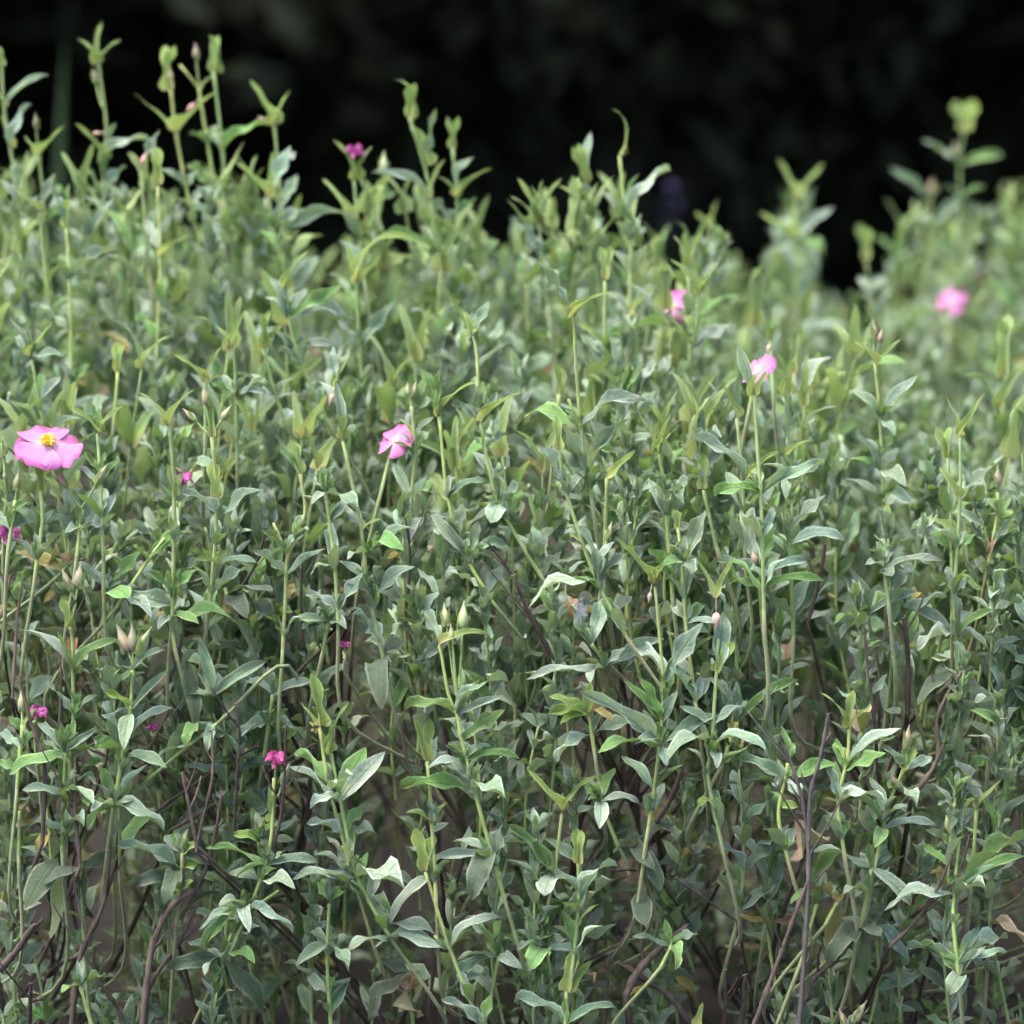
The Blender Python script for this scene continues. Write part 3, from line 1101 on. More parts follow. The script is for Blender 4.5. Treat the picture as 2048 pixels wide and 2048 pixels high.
def gen_shoot(base, tip, style, scale=1.0, dens=1.0):
    """centre line and leaf placements of one shoot, world space"""
    ax = tip - base
    L = ax.length
    a = ax.normalized()
    e1 = a.orthogonal().normalized()
    e2 = a.cross(e1)
    bow = (e1 * random.uniform(-1, 1) + e2 * random.uniform(-1, 1)) * L * .07
    line = smooth_line([base, base.lerp(tip, .35) + bow, base.lerp(tip, .7) + bow * .7, tip], 4)

    def at(f):
        x = f * (len(line) - 1)
        i = min(int(x), len(line) - 2)
        return line[i].lerp(line[i + 1], x - i), (line[i + 1] - line[i]).normalized()
    items = []
    phi = random.uniform(0, 6.28)

    def leaf(p, t, ph, th, ln, wd, kind, turn, col, face=.0, droop=0.0):
        r = (e1 * math.cos(ph) + e2 * math.sin(ph))
        r = (r - t * r.dot(t)).normalized()
        dr = (t * math.cos(th) + r * math.sin(th) - Vector((0, 0, droop))).normalized()
        m = leaf_matrix(p, p + dr * ln, wd, -Vector((r.x, r.y, 0)), face, random.gauss(0, .3), Vector((0, 0, 0)))
        items.append(((kind, turn, random.randrange(3)), m, col))

    f = .12 if style != 'old' else .3
    top = {'flower': .5, 'leafy': .97, 'old': .97}[style]
    step = .017 / L / dens
    while f < top:
        p, t = at(f)
        g = f / top
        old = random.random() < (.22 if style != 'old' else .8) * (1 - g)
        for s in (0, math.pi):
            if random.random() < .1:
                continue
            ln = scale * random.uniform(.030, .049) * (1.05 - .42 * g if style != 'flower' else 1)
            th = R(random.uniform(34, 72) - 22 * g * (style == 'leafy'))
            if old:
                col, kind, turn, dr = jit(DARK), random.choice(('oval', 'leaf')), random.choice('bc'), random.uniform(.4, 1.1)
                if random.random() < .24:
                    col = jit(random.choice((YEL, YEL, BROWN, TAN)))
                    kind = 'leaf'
            else:
                col = jit(random.choice((GREY, GREY, GREYB, GREYB, GREYB, GREEN, PALE)), .2, .08)
                kind, turn, dr = random.choice(('leaf', 'leaf', 'leaf', 'narrow', 'narrow', 'oval')), random.choice('aabbc'), random.uniform(-.15, .2)
            leaf(p, t, phi + s + random.uniform(-.3, .3), th, ln, ln * random.uniform(.24, .34), kind, turn, col, random.uniform(0, .3), dr)
            if random.random() < .42 and not old:      # young leaves in the axil
                for q in range(2):
                    l2 = ln * random.uniform(.45, .75)
                    leaf(p, t, phi + s + random.uniform(-.9, .9), R(random.uniform(14, 45)), l2, l2 * .32, 'narrow', random.choice('ab'), jit(random.choice((GREYB, PALE, GREEN))))
        phi += 1.5708 + random.uniform(-.25, .25)
        f += step * random.uniform(.75, 1.3) * (1.25 - .4 * g)
    p, t = at(1.0)
    if style == 'flower':
        for ff in (.74, .88)[:random.choice((1, 1, 2))]:
            pn, tn = at(ff)
            phi += 1.57
            for s in (0, math.pi):
                ln = random.uniform(.032, .05) * scale
                leaf(pn, tn, phi + s, R(random.uniform(30, 62)), ln, ln * random.uniform(.28, .36), random.choice(('leaf', 'vbract', 'vbract')), random.choice('bbc'), jit(random.choice((SOFTY, GREYB, GREEN))), .2)
        kind = random.choice(('vbract', 'vbract', 'vbract', 'vbract', 'flask'))
        th = R(random.uniform(20, 38)) if kind == 'vbract' else R(random.uniform(4, 10))
        phi += 1.57
        for s in (0, math.pi):
            ln = random.uniform(.028, .046) * scale
            leaf(p, t, phi + s, th, ln, ln * random.uniform(.26, .36), kind, random.choice('abb'), jit(SOFTY), .2)
    elif style == 'leafy':
        for s in range(5):
            ln = random.uniform(.016, .03) * scale
            leaf(p, t, phi + s * 1.3, R(random.uniform(6, 34)), ln, ln * .33, 'narrow', random.choice('aab'), jit(random.choice((GREYB, PALE, GREEN))))
    return line, items


def top_v(u, d):
    """height in the photo (pixel row) of the leafy canopy, d behind the focus plane"""
    cols = (0, 350, 560, 650, 760, 1000, 1250, 1400, 1520, 1600, 1700, 1800, 1930, 2048)
    T = {
        0.02: (1230, 1240, 1330, 1420, 1330, 1250, 1150, 1150, 1200, 1200, 1180, 1150, 1180, 1200),
        0.10: (960, 980, 1010, 1060, 1040, 960, 900, 900, 930, 930, 930, 930, 960, 980),
        0.20: (760, 780, 800, 840, 840, 780, 740, 800, 840, 840, 840, 850, 880, 900),
        0.32: (610, 630, 650, 700, 690, 640, 640, 760, 810, 810, 820, 830, 850, 860),
        0.50: (500, 505, 525, 650, 580, 535, 570, 740, 820, 820, 830, 830, 830, 830),
        0.75: (465, 465, 490, 630, 560, 510, 545, 690, 780, 780, 800, 800, 800, 800),
        1.00: (480, 480, 500, 630, 580, 540, 570, 650, 640, 640, 780, 720, 700, 700),
        1.50: (520, 520, 530, 640, 600, 560, 580, 590, 510, 480, 740, 560, 470, 450),
        2.40: (530, 520, 530, 640, 600, 570, 590, 610, 560, 560, 740, 600, 470, 450),
    }
    ds = sorted(T)
    vals = [np.interp(u, cols, T[k]) for k in ds]
    bump = 26 * math.sin(u * .013 + d * 7) + 20 * math.sin(u * .031 - d * 11)
    return float(np.interp(d, ds, vals)) + bump


def clump(u, d):
    """bushes grow in clumps with dark hollows between them"""
    s = math.sin(u * .0125 + 5 * d + 1.3) + math.sin(u * .0071 - 9 * d + .4) + .7 * math.sin(u * .029 + 17 * d)
    return random.random() < .62 + .3 * s


def filler_spots(n, d0, d1, spread, jd=1.0):
    out = []
    while len(out) < n:
        d = d0 + (d1 - d0) * random.random() ** jd
        u = random.uniform(-330, 2380) if d > .4 else random.uniform(-180, 2230)
        if d < .6 and not clump(u, d):
            continue
        out.append((u, d, top_v(u, d) + abs(random.gauss(0, spread))))
    return out




# ------------------------------------------------------------------ the shoots one can pick out in the photograph
# quarter of the photo, depth behind the focus plane, stem, then "@node" and "tip x,y,width,kind[bend]"
H = hero
T1 = 'tall blurred stems against the dark trees'
H(1, .40, '90,1000 70,760 40,560 15,400 5,230', '@15,405 165,295,42,lb -40,330,40,v @5,245 0,175,40,v -20,190,30,v @45,560 112,412,60,lc 5,430,40,v @72,770 0,690,44,l', 'blurred stem cut by the left edge, one long leaf arching out to the right', T1)
H(1, .42, '185,1050 165,760 147,590', '@147,590 90,510,30,v 255,465,38,va 132,425,62,P @165,770 205,670,40,l', 'small V-topped stem with a pinkish bud, next to the left edge', T1)
H(1, .44, '410,1000 395,800 390,620 402,480 372,240', '@372,240 290,145,40,vb 458,150,40,vb 385,82,52,vb @392,600 285,465,36,v 550,540,60,lc 440,470,40,l @385,400 348,255,60,P @395,500 345,505,40,K2 @392,760 470,640,50,l 330,640,46,l 460,720,50,l', 'tallest stem at the upper left, topped by a yellow flame between two spread bracts', T1)
H(1, .43, '770,1000 715,770 665,505 645,340', '@645,335 622,170,48,f 662,172,48,f 640,255,40,K @665,505 503,352,36,va 822,340,36,va @715,775 640,750,40,v 810,720,50,lc', 'tall stem crowned by a closed green pod-like bract pair with a brown middle', T1)
H(1, .45, '870,1040 850,760 840,570 806,268', '@806,268 790,130,46,f 824,135,42,f 838,215,24,v @840,570 1000,485,54,lc 765,520,60,lc 870,500,24,v', 'tall stem with an upright closed bract pair, right of the pod-topped one', T1)
H(1, .46, '820,760 765,430 752,335', '@752,335 735,158,66,P 680,245,8,S 805,285,26,v @760,370 700,425,80,K2', 'thin stem with one pink bud and a wilted pink flower hanging below', T1)
H(1, .44, '1075,1000 1052,660 1035,478', '@1033,476 943,300,52,va 1096,338,42,va @1020,470 968,440,70,K @1045,640 1110,580,54,la', 'tall stem ending in a wide V of bracts with a brown bud beside it', T1)
H(1, .38, '1090,1080 1040,880 1015,748', '@1015,745 888,608,46,v 1030,570,44,v 1090,570,60,la @1040,880 1140,800,56,l 960,800,50,l 1275,810,46,lb 1070,760,50,l', 'stem with an orange-tinged joint and a broad upright leaf, below the wide V', T1)
H(1, .22, '1225,1570 1115,1310 1075,1085', '@1075,1085 1165,945,36,v 1045,945,36,v @1085,1200 1025,1060,56,l 1150,1100,60,la 1275,1090,50,la 1290,1200,56,l 1010,1130,46,l @1115,1310 1005,1245,44,lb 1240,1300,50,l', 'leafy stem leaning left with a crooked V tip, above the middle-left flower')
H(1, .20, '1105,1650 1040,1490 995,1315', '@995,1315 985,1178,44,f 1014,1168,38,f', 'long bare leaning stem with a closed yellow-green bract tip')
H(1, .13, '895,1700 890,1440 882,1318', '@880,1312 742,1193,36,vb 932,1153,28,va @893,1490 808,1435,80,lb 998,1488,44,lc 940,1600,50,v', 'slender stem whose long left bract curls out, over a pale rounded leaf')
H(1, .12, '775,1620 775,1446', '@775,1443 655,1338,28,vb 838,1308,28,vb', 'thin V of two long narrow bracts with a peach joint, above the three buds')
H(1, .02, '790,2290 818,1932 800,1650', '@798,1645 688,1540,72,P 768,1450,84,P 876,1525,72,P 800,1510,44,v @815,1880 798,1740,58,f 842,1790,34,v @830,1960 975,1860,60,lb 700,1870,50,l @820,2130 955,2125,50,lb 730,2110,40,v', 'stem carrying three pink-green buds on spread stalks')
H(1, .01, '650,2300 657,2000 655,1800 640,1612', '@640,1607 522,1480,40,vb 742,1468,40,vb @656,1870 630,1750,40,f 676,1800,30,v @650,2260 556,2155,26,n 690,2130,26,n 757,2145,28,n 630,2150,26,n', 'straight bristly stem topped by a clean wide V, right of the three-petalled buds')
H(1, .02, '135,2150 160,1960 152,1800 172,1710', '@172,1710 180,1680,272,W1 @160,1850 152,1745,46,f @152,1990 60,1940,50,l 250,1965,50,l', 'shoot bearing the open pink flower with yellow centre at the left')
H(1, .03, '15,2000 25,1870 18,1790', '@18,1790 12,1640,84,B @22,1860 -40,1780,50,v 46,1745,50,la', 'green bud at the left edge beside the open pink flower')
H(1, .02, '30,2080 58,1890', '@58,1890 72,1768,84,B @50,1930 100,1860,30,v 118,1890,28,n 5,1880,34,v @40,2000 110,1960,46,l -20,1930,50,l', 'plump green bud below the open pink flower, near the left edge')
H(1, .02, '385,1980 378,1800 368,1640', '@368,1632 262,1542,40,vb 468,1532,40,vb 348,1522,36,n 377,1538,30,n @378,1780 318,1700,24,n 400,1700,24,n @380,1820 295,1775,44,l 445,1740,40,l', 'leafy fork-tipped stem just right of the open pink flower')
H(1, .015, '290,2100 310,1925', '@308,1918 205,1772,86,P 410,1745,92,P 310,1850,40,g @300,2000 390,1860,110,l 250,2010,50,l 410,1990,50,l 340,1950,40,v', 'two opposite pinkish buds on one forked stalk, below the open pink flower')
H(1, .12, '1440,1850 1470,1720', '@1470,1715 1490,1665,170,W2', 'half-hidden pink flower seen from behind, left of the middle')
H(1, .11, '1550,1900 1565,1700 1553,1535', '@1553,1532 1533,1438,62,P 1570,1432,70,B @1562,1640 1508,1580,30,v 1630,1580,36,l', 'twin buds on upright stalks just above the half-hidden pink flower')
H(1, .01, '1445,2480 1388,2220 1365,2000 1295,1668', '@1290,1655 1272,1560,62,f 1310,1570,36,v 1268,1462,50,la @1365,2000 1290,1935,60,l 1440,1960,50,v @1395,2090 1548,2000,60,lb 1510,2080,70,l 1320,2110,50,l @1410,2250 1550,2150,64,lb 1300,2200,50,l @1440,2470 1540,2420,80,d 1380,2440,70,d @1440,2490 1440,2680,120,d', 'long stem with a crinkled cupped tip, running down to a drooping dark leaf')
H(1, .08, '1850,2260 1760,2100 1690,1880 1658,1572', '@1656,1570 1598,1412,52,la 1665,1368,28,n 1808,1438,46,vb 1630,1520,30,v @1690,1885 1620,1800,36,v 1720,1800,40,l 1830,1830,50,l @1760,2100 1640,1960,60,lb 1800,1980,56,l 1900,2060,50,l', 'curved stem with one leaf reaching far right like a flag')
H(1, .08, '2045,2180 1883,1898 1815,1598 1800,1350 1786,1268', '@1786,1262 1748,1172,40,v 1842,1148,46,la 1765,1290,70,B @1818,1595 1715,1530,46,lb 1985,1480,52,vb 1870,1490,40,l @1883,1898 1885,1780,50,l 1975,1828,50,la 1855,1965,96,l @2040,2175 2120,2080,60,d', 'long stem sweeping down to the right, leaf pair like open arms halfway')
H(1, .41, '1745,1250 1655,970 1620,700 1546,442', '@1546,438 1548,318,54,f 1566,312,30,f 1490,300,22,vd @1612,625 1550,470,48,f 1642,432,54,la @1625,745 1425,662,46,lc 1680,600,40,v @1655,970 1470,905,50,lc 1720,880,50,l', 'tallest stem of the middle group, curled tip and upright leaf pair beneath it', T1)
H(1, .44, '1735,1050 1725,760 1708,562', '@1708,560 1688,440,38,fa 1732,438,38,fa @1725,745 1858,635,46,vb 1650,665,36,v 1780,610,46,lc', 'stem with two upright parallel bracts like a tuning fork', T1)
H(1, .40, '1375,1060 1350,840 1336,680', '@1335,676 1256,528,36,vb 1405,552,38,vb 1338,585,66,C2 @1346,830 1215,672,38,vb 1390,690,64,va @1378,880 1285,785,36,v 1425,780,40,v', 'blurred stem with a rolled pink flower between its horn-like bracts', T1)
H(1, .46, '1455,1100 1430,820 1442,700', '@1442,690 1452,568,92,B @1440,760 1480,730,60,l 1425,690,40,v', 'single blurred green bud on a stalk right of the rolled pink flower', T1)
H(1, .30, '1375,1500 1357,1310 1345,1062', '@1345,1060 1312,925,54,va 1585,925,50,vd 1440,960,44,v @1357,1310 1282,1218,50,l 1472,1158,54,la', 'stem with a long bract arching far over to the right')
H(1, .34, '200,1260 165,960 150,802', '@150,798 50,708,42,v 200,668,42,la @180,1120 170,1030,40,f', 'blurred yellow-green fork near the left edge, at leaf-canopy height', T1)
H(1, .30, '270,1520 262,1050 250,862', '@250,855 198,718,42,la 258,748,44,f @262,1060 200,985,36,l 430,955,44,lb @270,1450 330,1380,40,l 210,1380,40,l', 'straight thin stem with a folded two-leaf tip and orange joint', T1)
H(1, .37, '565,1040 532,652', '@530,648 488,578,38,v 596,508,40,la 550,575,50,K2', 'short-tipped stem with an orange withered bud between its bracts', T1)
H(1, .33, '585,1480 605,1000 595,702', '@595,695 592,555,50,f 580,600,30,f @612,965 738,885,36,vb 545,860,60,lb', 'stem with a slim closed tip, one bract flung out to the right halfway', T1)
H(1, .12, '180,1680 120,1360', '@116,1345 42,1215,42,la 205,1212,38,va 228,1345,42,l 25,1295,54,l @150,1500 220,1430,50,l', 'leafy rosette-tipped stem behind the open pink flower')
H(1, .20, '430,1600 445,1405', '@445,1400 440,1288,42,f 462,1300,30,f', 'small closed yellow-green tip between the left-hand stems, above the two-bud stalk')
H(1, .15, '1300,1700 1265,1458', '@1265,1455 1258,1322,46,la 1328,1328,42,va 1245,1530,80,K', 'short stem with a brown withered bud dangling under two upright leaves')
H(1, .02, '1067,2450 1077,2254 1087,2096 1150,1945 1132,1790', '@1132,1785 1100,1660,52,f 1052,1668,30,n 1120,1680,30,v @1087,2096 1032,1975,14,S 1000,2010,50,l 1150,2020,46,l @1077,2260 1110,2200,40,y', 'bent stem with a pink-based closed tip, left of the middle')
H(1, .02, '1275,2340 1262,2120 1238,1940 1228,1860', '@1228,1860 1165,1800,60,la 1345,1935,66,lb 1260,1760,46,la 1180,1900,40,l @1262,2130 1330,2080,50,l 1180,2170,44,lc', 'leafy stem with broad folded leaves, standing between two long bare stems')
H(2, .37, '135,1150 112,970 104,850', '@102,845 22,672,42,v 188,672,44,v 70,700,40,v 118,680,32,n -10,742,36,v @110,960 30,850,60,l 170,930,40,l', 'many-pointed blurred tip right of the middle group', T1)
H(2, .41, '325,1000 300,740 276,690', '@276,688 228,552,48,f 296,518,54,la 248,540,36,f', 'plump cluster of upright leaves on a stem against the dark', T1)
H(2, .36, '440,1200 447,950 430,835 406,590', '@406,580 372,412,30,vd 440,560,26,b @428,832 580,665,64,lc 380,735,52,v 478,655,24,n 340,735,46,l @440,1190 350,1120,44,l 545,1080,44,v', 'stem with a lone twisted bract rising like a flame', T1)
H(2, .24, '340,1500 348,1350 350,1062', '@350,1055 335,928,40,f 372,925,40,f @350,1340 245,1225,54,vc 565,1245,48,lc 265,1300,50,l', 'stem with a narrow closed bract pair and two arching leaves underneath')
H(2, 0, '300,1880 285,1780 260,1615 240,1350 234,1195', '@233,1192 92,993,42,la 388,1108,44,vc 222,1140,20,v 245,1135,16,S @258,1612 68,1580,92,lc 492,1525,50,lc 214,1508,12,S 300,1540,30,v @285,1790 428,1602,54,lb 200,1620,64,l', 'sharp tall stem in the centre, thin bract arching left and grey leaf below')
H(2, 0, '430,2400 319,2192 210,1877 176,1702', '@176,1697 168,1572,42,f 186,1600,28,v @210,1872 106,1700,80,la 285,1805,50,lc 190,1760,44,l 150,1840,46,l @319,2192 90,2285,90,lc 430,2100,40,l 255,2010,44,l 375,1965,76,B 380,2060,64,l @260,2040 215,2010,30,v', 'slanting stem with a closed bristly tip, a rounded leaf hanging to its left')
H(2, .05, '605,2250 575,1850 555,1718', '@553,1708 466,1538,40,va 634,1600,48,va 600,1560,36,v @575,1860 500,1850,40,l 690,1820,60,la 640,1900,40,l', 'stem with a broad peach-based V, right of the sharp central stem')
H(2, .06, '880,2100 868,1800 848,1580', '@846,1575 796,1450,38,va 854,1432,44,la @872,1812 688,1682,48,lc 1012,1708,36,vc', 'stem with a small pointed two-leaf tip, left of the tall upright-leaf stem')
H(2, .01, '950,2300 940,1900 926,1700 914,1496', '@914,1488 858,1318,56,la 962,1398,48,va 988,1374,30,vc 895,1430,24,v @940,1865 782,1875,68,lc 1148,1768,68,lc 960,1840,20,v', 'sharp stem with a broad upright top leaf, two lower leaves arching like a moustache')
H(2, .04, '1062,2400 1050,2060 1058,1900 1055,1650 1032,1492', '@1032,1488 998,1330,26,vb 1082,1328,26,vb @1050,1712 1035,1552,66,la 1128,1662,48,vb @1050,2060 1235,2045,84,lc 960,2010,40,l 1040,1990,26,v', 'stem with thin horn-like bracts around a dark spot, next to the moustache-leaved one')
H(2, .14, '1405,1950 1388,1585 1370,1372', '@1370,1370 1362,1200,82,B 1398,1235,60,P 1288,1288,32,vb 1468,1280,38,va @1388,1582 1518,1435,68,la 1278,1490,56,lc 1440,1640,40,l @1395,1780 1475,1830,76,l 1280,1740,50,l 1300,1640,50,la 1450,1700,46,l @1398,1900 1260,1820,60,l 1500,1900,60,l', 'stem with a green bud and a pink one, over a silvery leaf clump')
H(2, .05, '1680,2540 1670,2250 1690,1900 1692,1655', '@1692,1645 1633,1483,40,va 1788,1478,38,va @1690,1885 1610,1762,62,vb 1805,1768,64,la @1680,2080 1520,2010,50,lc 1745,2020,40,l @1682,2400 1470,2300,60,lb 1660,2250,60,lb 1735,2310,80,l 1805,2310,50,l 1545,2450,70,l 1790,2430,40,l @1685,2530 1530,2660,96,db 1835,2740,104,da', 'tall right-hand stem with a crisp V tip and dark leaves drooping low down')
H(2, .08, '1662,2300 1655,1950 1645,1732', '@1645,1725 1602,1610,44,f 1652,1610,40,f 1620,1640,30,v @1660,2010 1508,1975,60,vc', 'yellow-tipped stem close beside the tall right-hand V stem')
H(2, .09, '1800,2120 1832,1935 1832,1860', '@1832,1850 1832,1752,86,B @1830,1960 1800,1880,56,f 1868,1890,40,la @1810,2060 1905,1960,46,la 1940,2040,50,l', 'lone green bud stem near the right edge')
H(2, .29, '640,1500 690,1260 704,1120', '@704,1112 596,978,46,vb 800,965,44,va @690,1255 650,1190,40,f', 'stem with a deep U of bracts, left of the hazy pink flower', T1)
H(2, .33, '668,1300 665,1015', '@665,1010 608,888,34,vb 718,872,34,vb', 'slim horned tip just above the deep U of bracts', T1)
H(2, .40, '515,1240 548,1012', '@548,1008 546,888,50,f 588,876,38,la', 'closed leaning tip at the edge of the dark, right of the twisted bract', T1)
H(2, .20, '985,1480 975,1285', '@975,1280 934,1168,34,vb 992,1150,28,va 965,1330,50,K2', 'tiny V tip with a pink bud under it, on the right')
H(2, .05, '770,2060 722,1852', '@720,1845 688,1713,54,la 724,1713,50,f', 'short stem with a closed two-leaf tip, left of the moustache leaves')
H(2, .05, '350,2050 358,1805', '@358,1800 468,1698,46,va 340,1720,30,v', 'single yellow-green bract pointing right beside the sharp central stem')
H(2, .16, '165,1640 178,1490', '@178,1485 164,1376,44,f 196,1390,34,f', 'closed yellow-green tip left of the sharp central stem')
T2 = 'heavily blurred shoots of the bank on the right'
H(2, 1.15, '1690,900 1690,610 1706,490', '@1706,490 1668,378,66,f 1745,376,66,f @1690,620 1560,538,54,la 1838,588,54,lb 1668,530,70,B', 'heavily blurred tall shoot at the upper right, leaves spread like a cross', T2)
H(2, 1.15, '1570,980 1580,760', '@1580,755 1580,665,80,P 1440,645,54,la 1620,700,40,v @1575,860 1690,750,60,l 1530,840,46,l', 'heavily blurred shoot with a pale pink bud and a leaf pointing left', T2)
H(2, .95, '1075,1150 1070,762', '@1070,755 1005,598,44,va 1178,615,46,va 1060,680,50,f @1068,900 930,800,46,v 1196,795,54,la 1000,850,50,l 1170,960,56,l 960,1000,56,l 1150,1040,50,l', 'heavily blurred leafy spire with a thin V tip, left of the dark gap', T2)
H(2, .95, '1365,1180 1335,985', '@1335,978 1308,840,56,f 1345,860,50,f @1350,1100 1400,1050,50,l 1310,1060,40,l', 'heavily blurred closed tip standing in the dark gap', T2)
H(2, .85, '735,1080 752,860', '@752,855 688,800,36,v 778,752,44,va @745,950 700,900,40,l 800,930,40,l', 'heavily blurred small fork below the violet-blue spike', T2)
H(2, .34, '600,1290 612,1190', '@612,1185 612,1155,150,W2', 'hazy pink flower half covered by a dark round leaf')
H(2, .14, '900,1520 915,1430', '@915,1425 928,1395,150,W2', 'magenta flower peeping out behind the broad upright leaf')
H(2, 1.15, '1650,1280 1632,1165', '@1632,1160 1660,1135,130,W2', 'heavily blurred wide pink flower far off on the right', T2)

# lower left quarter
H(3, 0, '262,1000 277,780 275,620 275,500 266,435', '@266,432 232,325,44,f 290,340,26,v @285,330 228,212,92,P 308,185,108,B @275,612 105,463,70,lb 436,500,60,lc 340,530,70,l 215,450,40,v @277,780 180,650,50,l 360,700,40,l', 'stem with a pale pink bud and a green bud above its yellow-green sheath')
H(3, 0, '425,1130 455,960 490,760 500,600', '@503,575 438,418,124,B 500,415,112,P 565,428,120,B @500,600 610,530,44,l 460,640,30,n @490,745 388,678,32,k 622,608,40,pa @488,765 470,885,74,p @470,935 612,962,74,l @425,1120 388,978,68,ga 488,1018,68,ga 598,1195,84,l 350,1130,60,l 340,1190,60,l', 'stem with three pointed bud tips like a crown, green and pink')
H(3, .01, '65,1040 85,805', '@85,800 80,668,84,B @85,820 140,740,40,v 30,770,36,n @80,900 5,840,50,l 130,850,56,l @70,980 0,960,50,l 140,960,50,l', 'small green bud at the left edge, under the crown of three buds')
H(3, 0, '235,1285 240,1080 246,910', '@246,905 58,982,90,lb 226,788,44,n 284,786,46,n 336,848,42,l 458,893,52,la 150,805,46,l 350,830,36,l 255,800,30,n @242,1060 100,1050,60,l 345,1010,56,l 340,1100,70,l @238,1200 130,1180,60,l 310,1190,60,l', 'pale leafy tuft on a straight stem near the left edge, over a broad leaf')
H(3, 0, '1340,1400 1245,1050 1205,815', '@1204,805 1178,608,54,fa 1130,715,26,v 1165,825,30,b', 'stem with one tall flask-shaped bract standing straight up')
H(3, .005, '1475,1610 1350,1380 1290,1120 1250,912', '@1250,905 1165,790,30,vb 1318,716,34,vb @1278,1095 1182,1120,64,lc 1435,925,90,la 1370,910,100,la 1108,975,60,lb 1320,1030,16,S @1347,1372 1128,1385,74,lb 1510,1420,130,l 1200,1300,60,lb 1390,1285,34,n @1372,1440 1330,1330,40,n 1400,1330,34,n @1475,1545 1622,1388,74,lb 1400,1480,50,l 1440,1450,60,l 1625,1590,70,lb @1478,1600 1330,1650,90,l', 'double stem with a peach-centred narrow V and two big overlapping upright leaves')
H(3, 0, '1645,1450 1625,1100 1612,942', '@1610,935 1565,772,56,va 1622,778,50,fa', 'straight stem with two pinched-waist bracts side by side')
H(3, 0, '1900,1450 1790,1050 1740,850 1722,765 1690,680 1660,502', '@1657,495 1598,383,66,la 1842,462,50,vc @1722,765 1545,755,64,lc 1898,655,56,lc 1880,700,40,la @1730,720 1672,338,96,B 1752,330,116,B 1700,420,80,B @1735,745 1745,575,92,B 1790,640,84,B @1738,860 1888,758,66,la 1660,800,50,lc 1780,800,46,l @1745,940 1940,935,64,lb 1630,965,60,lb 1850,900,50,l @1775,1040 1535,1042,66,lb 1690,990,80,l 1895,1080,96,lb @1850,1290 1780,1465,116,d 1720,1250,60,lb 1650,1310,50,lb 1960,1260,70,l', 'stem loaded with plump green buds beside a bract arching right, low centre')
H(3, -.01, '1850,2020 1800,1905 1700,1655 1606,1360', '@1605,1352 1566,1190,60,fa 1640,1218,66,fa @1700,1655 1438,1650,116,lc 1872,1545,66,lc 1640,1600,20,S', 'sharp stem with a big half-open bract pair and a broad leaf arching left')
H(3, 0, '880,1640 960,1450 1020,1250 1035,1005', '@1038,1000 1042,945,76,C @1045,1080 1095,945,92,B @1030,1170 1032,1065,46,f 1015,1050,36,la @1008,1335 800,1275,60,lb 1182,1325,70,lb 900,1380,50,l @985,1400 870,1370,60,l 1100,1420,70,l @920,1500 770,1570,50,lc 835,1495,70,l 790,1630,50,lc 940,1580,64,l 1085,1580,56,lc', 'stem holding a crumpled magenta flower and a green bud')
H(3, .02, '985,1350 975,1245', '@975,1240 953,1128,44,ga 987,1158,46,ga 1055,1182,44,g 878,1222,40,k 865,1255,50,d 1110,1240,60,d', 'yellow-green leaf star just below the crumpled magenta flower')
H(3, 0, '675,1460 690,1290', '@688,1290 704,1193,76,B 628,1228,60,la 660,1210,50,ga 750,1240,50,k 800,1330,50,d @680,1350 465,1270,62,lb 480,1410,66,db 780,1330,50,k 620,1480,80,d @680,1430 730,1390,40,k 640,1410,36,k', 'single round green bud in a rosette, over brown branches')
H(3, .01, '1248,1932 1235,1700 1242,1480', '@1242,1470 1210,1390,60,g 1285,1440,60,g @1238,1630 1130,1702,64,lb 1168,1605,50,lc 1308,1725,60,l 1280,1600,50,l @1245,1830 1170,1760,60,la 1310,1800,60,l', 'pale whitish stem with leaf pairs near the bottom')
H(3, .02, '830,1720 900,1545 1050,1430', '@905,1540 830,1490,60,g 940,1570,60,g 780,1600,50,l 1000,1600,50,l @850,1660 780,1740,60,l 950,1700,70,gb', 'leafy side shoot slanting from a brown branch, low left of centre')
H(3, -.01, '345,1932 305,1795', '@305,1790 392,1760,50,g 238,1812,50,gb 305,1728,40,g 330,1770,36,g', 'small fresh green sprout close to the bottom edge')
H(3, .02, '320,1700 305,1330', '@210,1308 95,1495,116,db 190,1612,90,db @308,1340 168,1405,84,db 352,1535,90,db 440,1300,70,db @305,1320 345,1290,60,y', 'cluster of big dull dark leaves hanging from a brown branch, lower left')
H(3, .01, '860,1820 835,1680', '@832,1680 812,1945,116,da 630,1720,80,db 990,1900,80,db', 'single large dark leaf hanging at the bottom edge, left of centre')
H(3, .01, '1850,1840 1882,1680', '@1880,1680 1795,1555,50,ga 1845,1610,50,ga 1895,1545,50,ga 1930,1600,50,g 1740,1750,60,lc 1960,1720,60,l 1740,1690,50,l', 'leaf rosette with pale rims near the bottom, beside the broad arching leaf')
H(3, .03, '820,800 690,900 560,1010', '@810,690 985,578,64,lb 800,630,64,l 870,660,60,l 755,510,60,l @750,790 885,918,64,lb 700,870,60,l 640,950,80,l 700,560,70,da', 'slanting leafy shoot with two long leaves pointing right, above bare twigs')
H(3, .04, '1000,900 1030,690', '@1030,690 930,655,50,l 1165,645,60,lb 1000,600,50,l @1010,800 1130,860,60,lc 900,850,60,l', 'broad-leaved shoot left of the tall flask-shaped bract')
H(3, .02, '440,360 560,180 620,100', '@410,300 230,215,40,l 530,150,46,la 480,320,100,l 350,220,50,l @460,310 640,355,84,lb 560,390,60,l', 'leafy slanting shoot behind the pale pink bud')
H(3, .03, '660,520 640,390', '@640,400 575,360,44,l 700,330,60,la 640,340,40,n 740,420,60,l 850,400,60,lb 600,440,50,l', 'leaf rosette at the foot of the bristly V-topped stem')
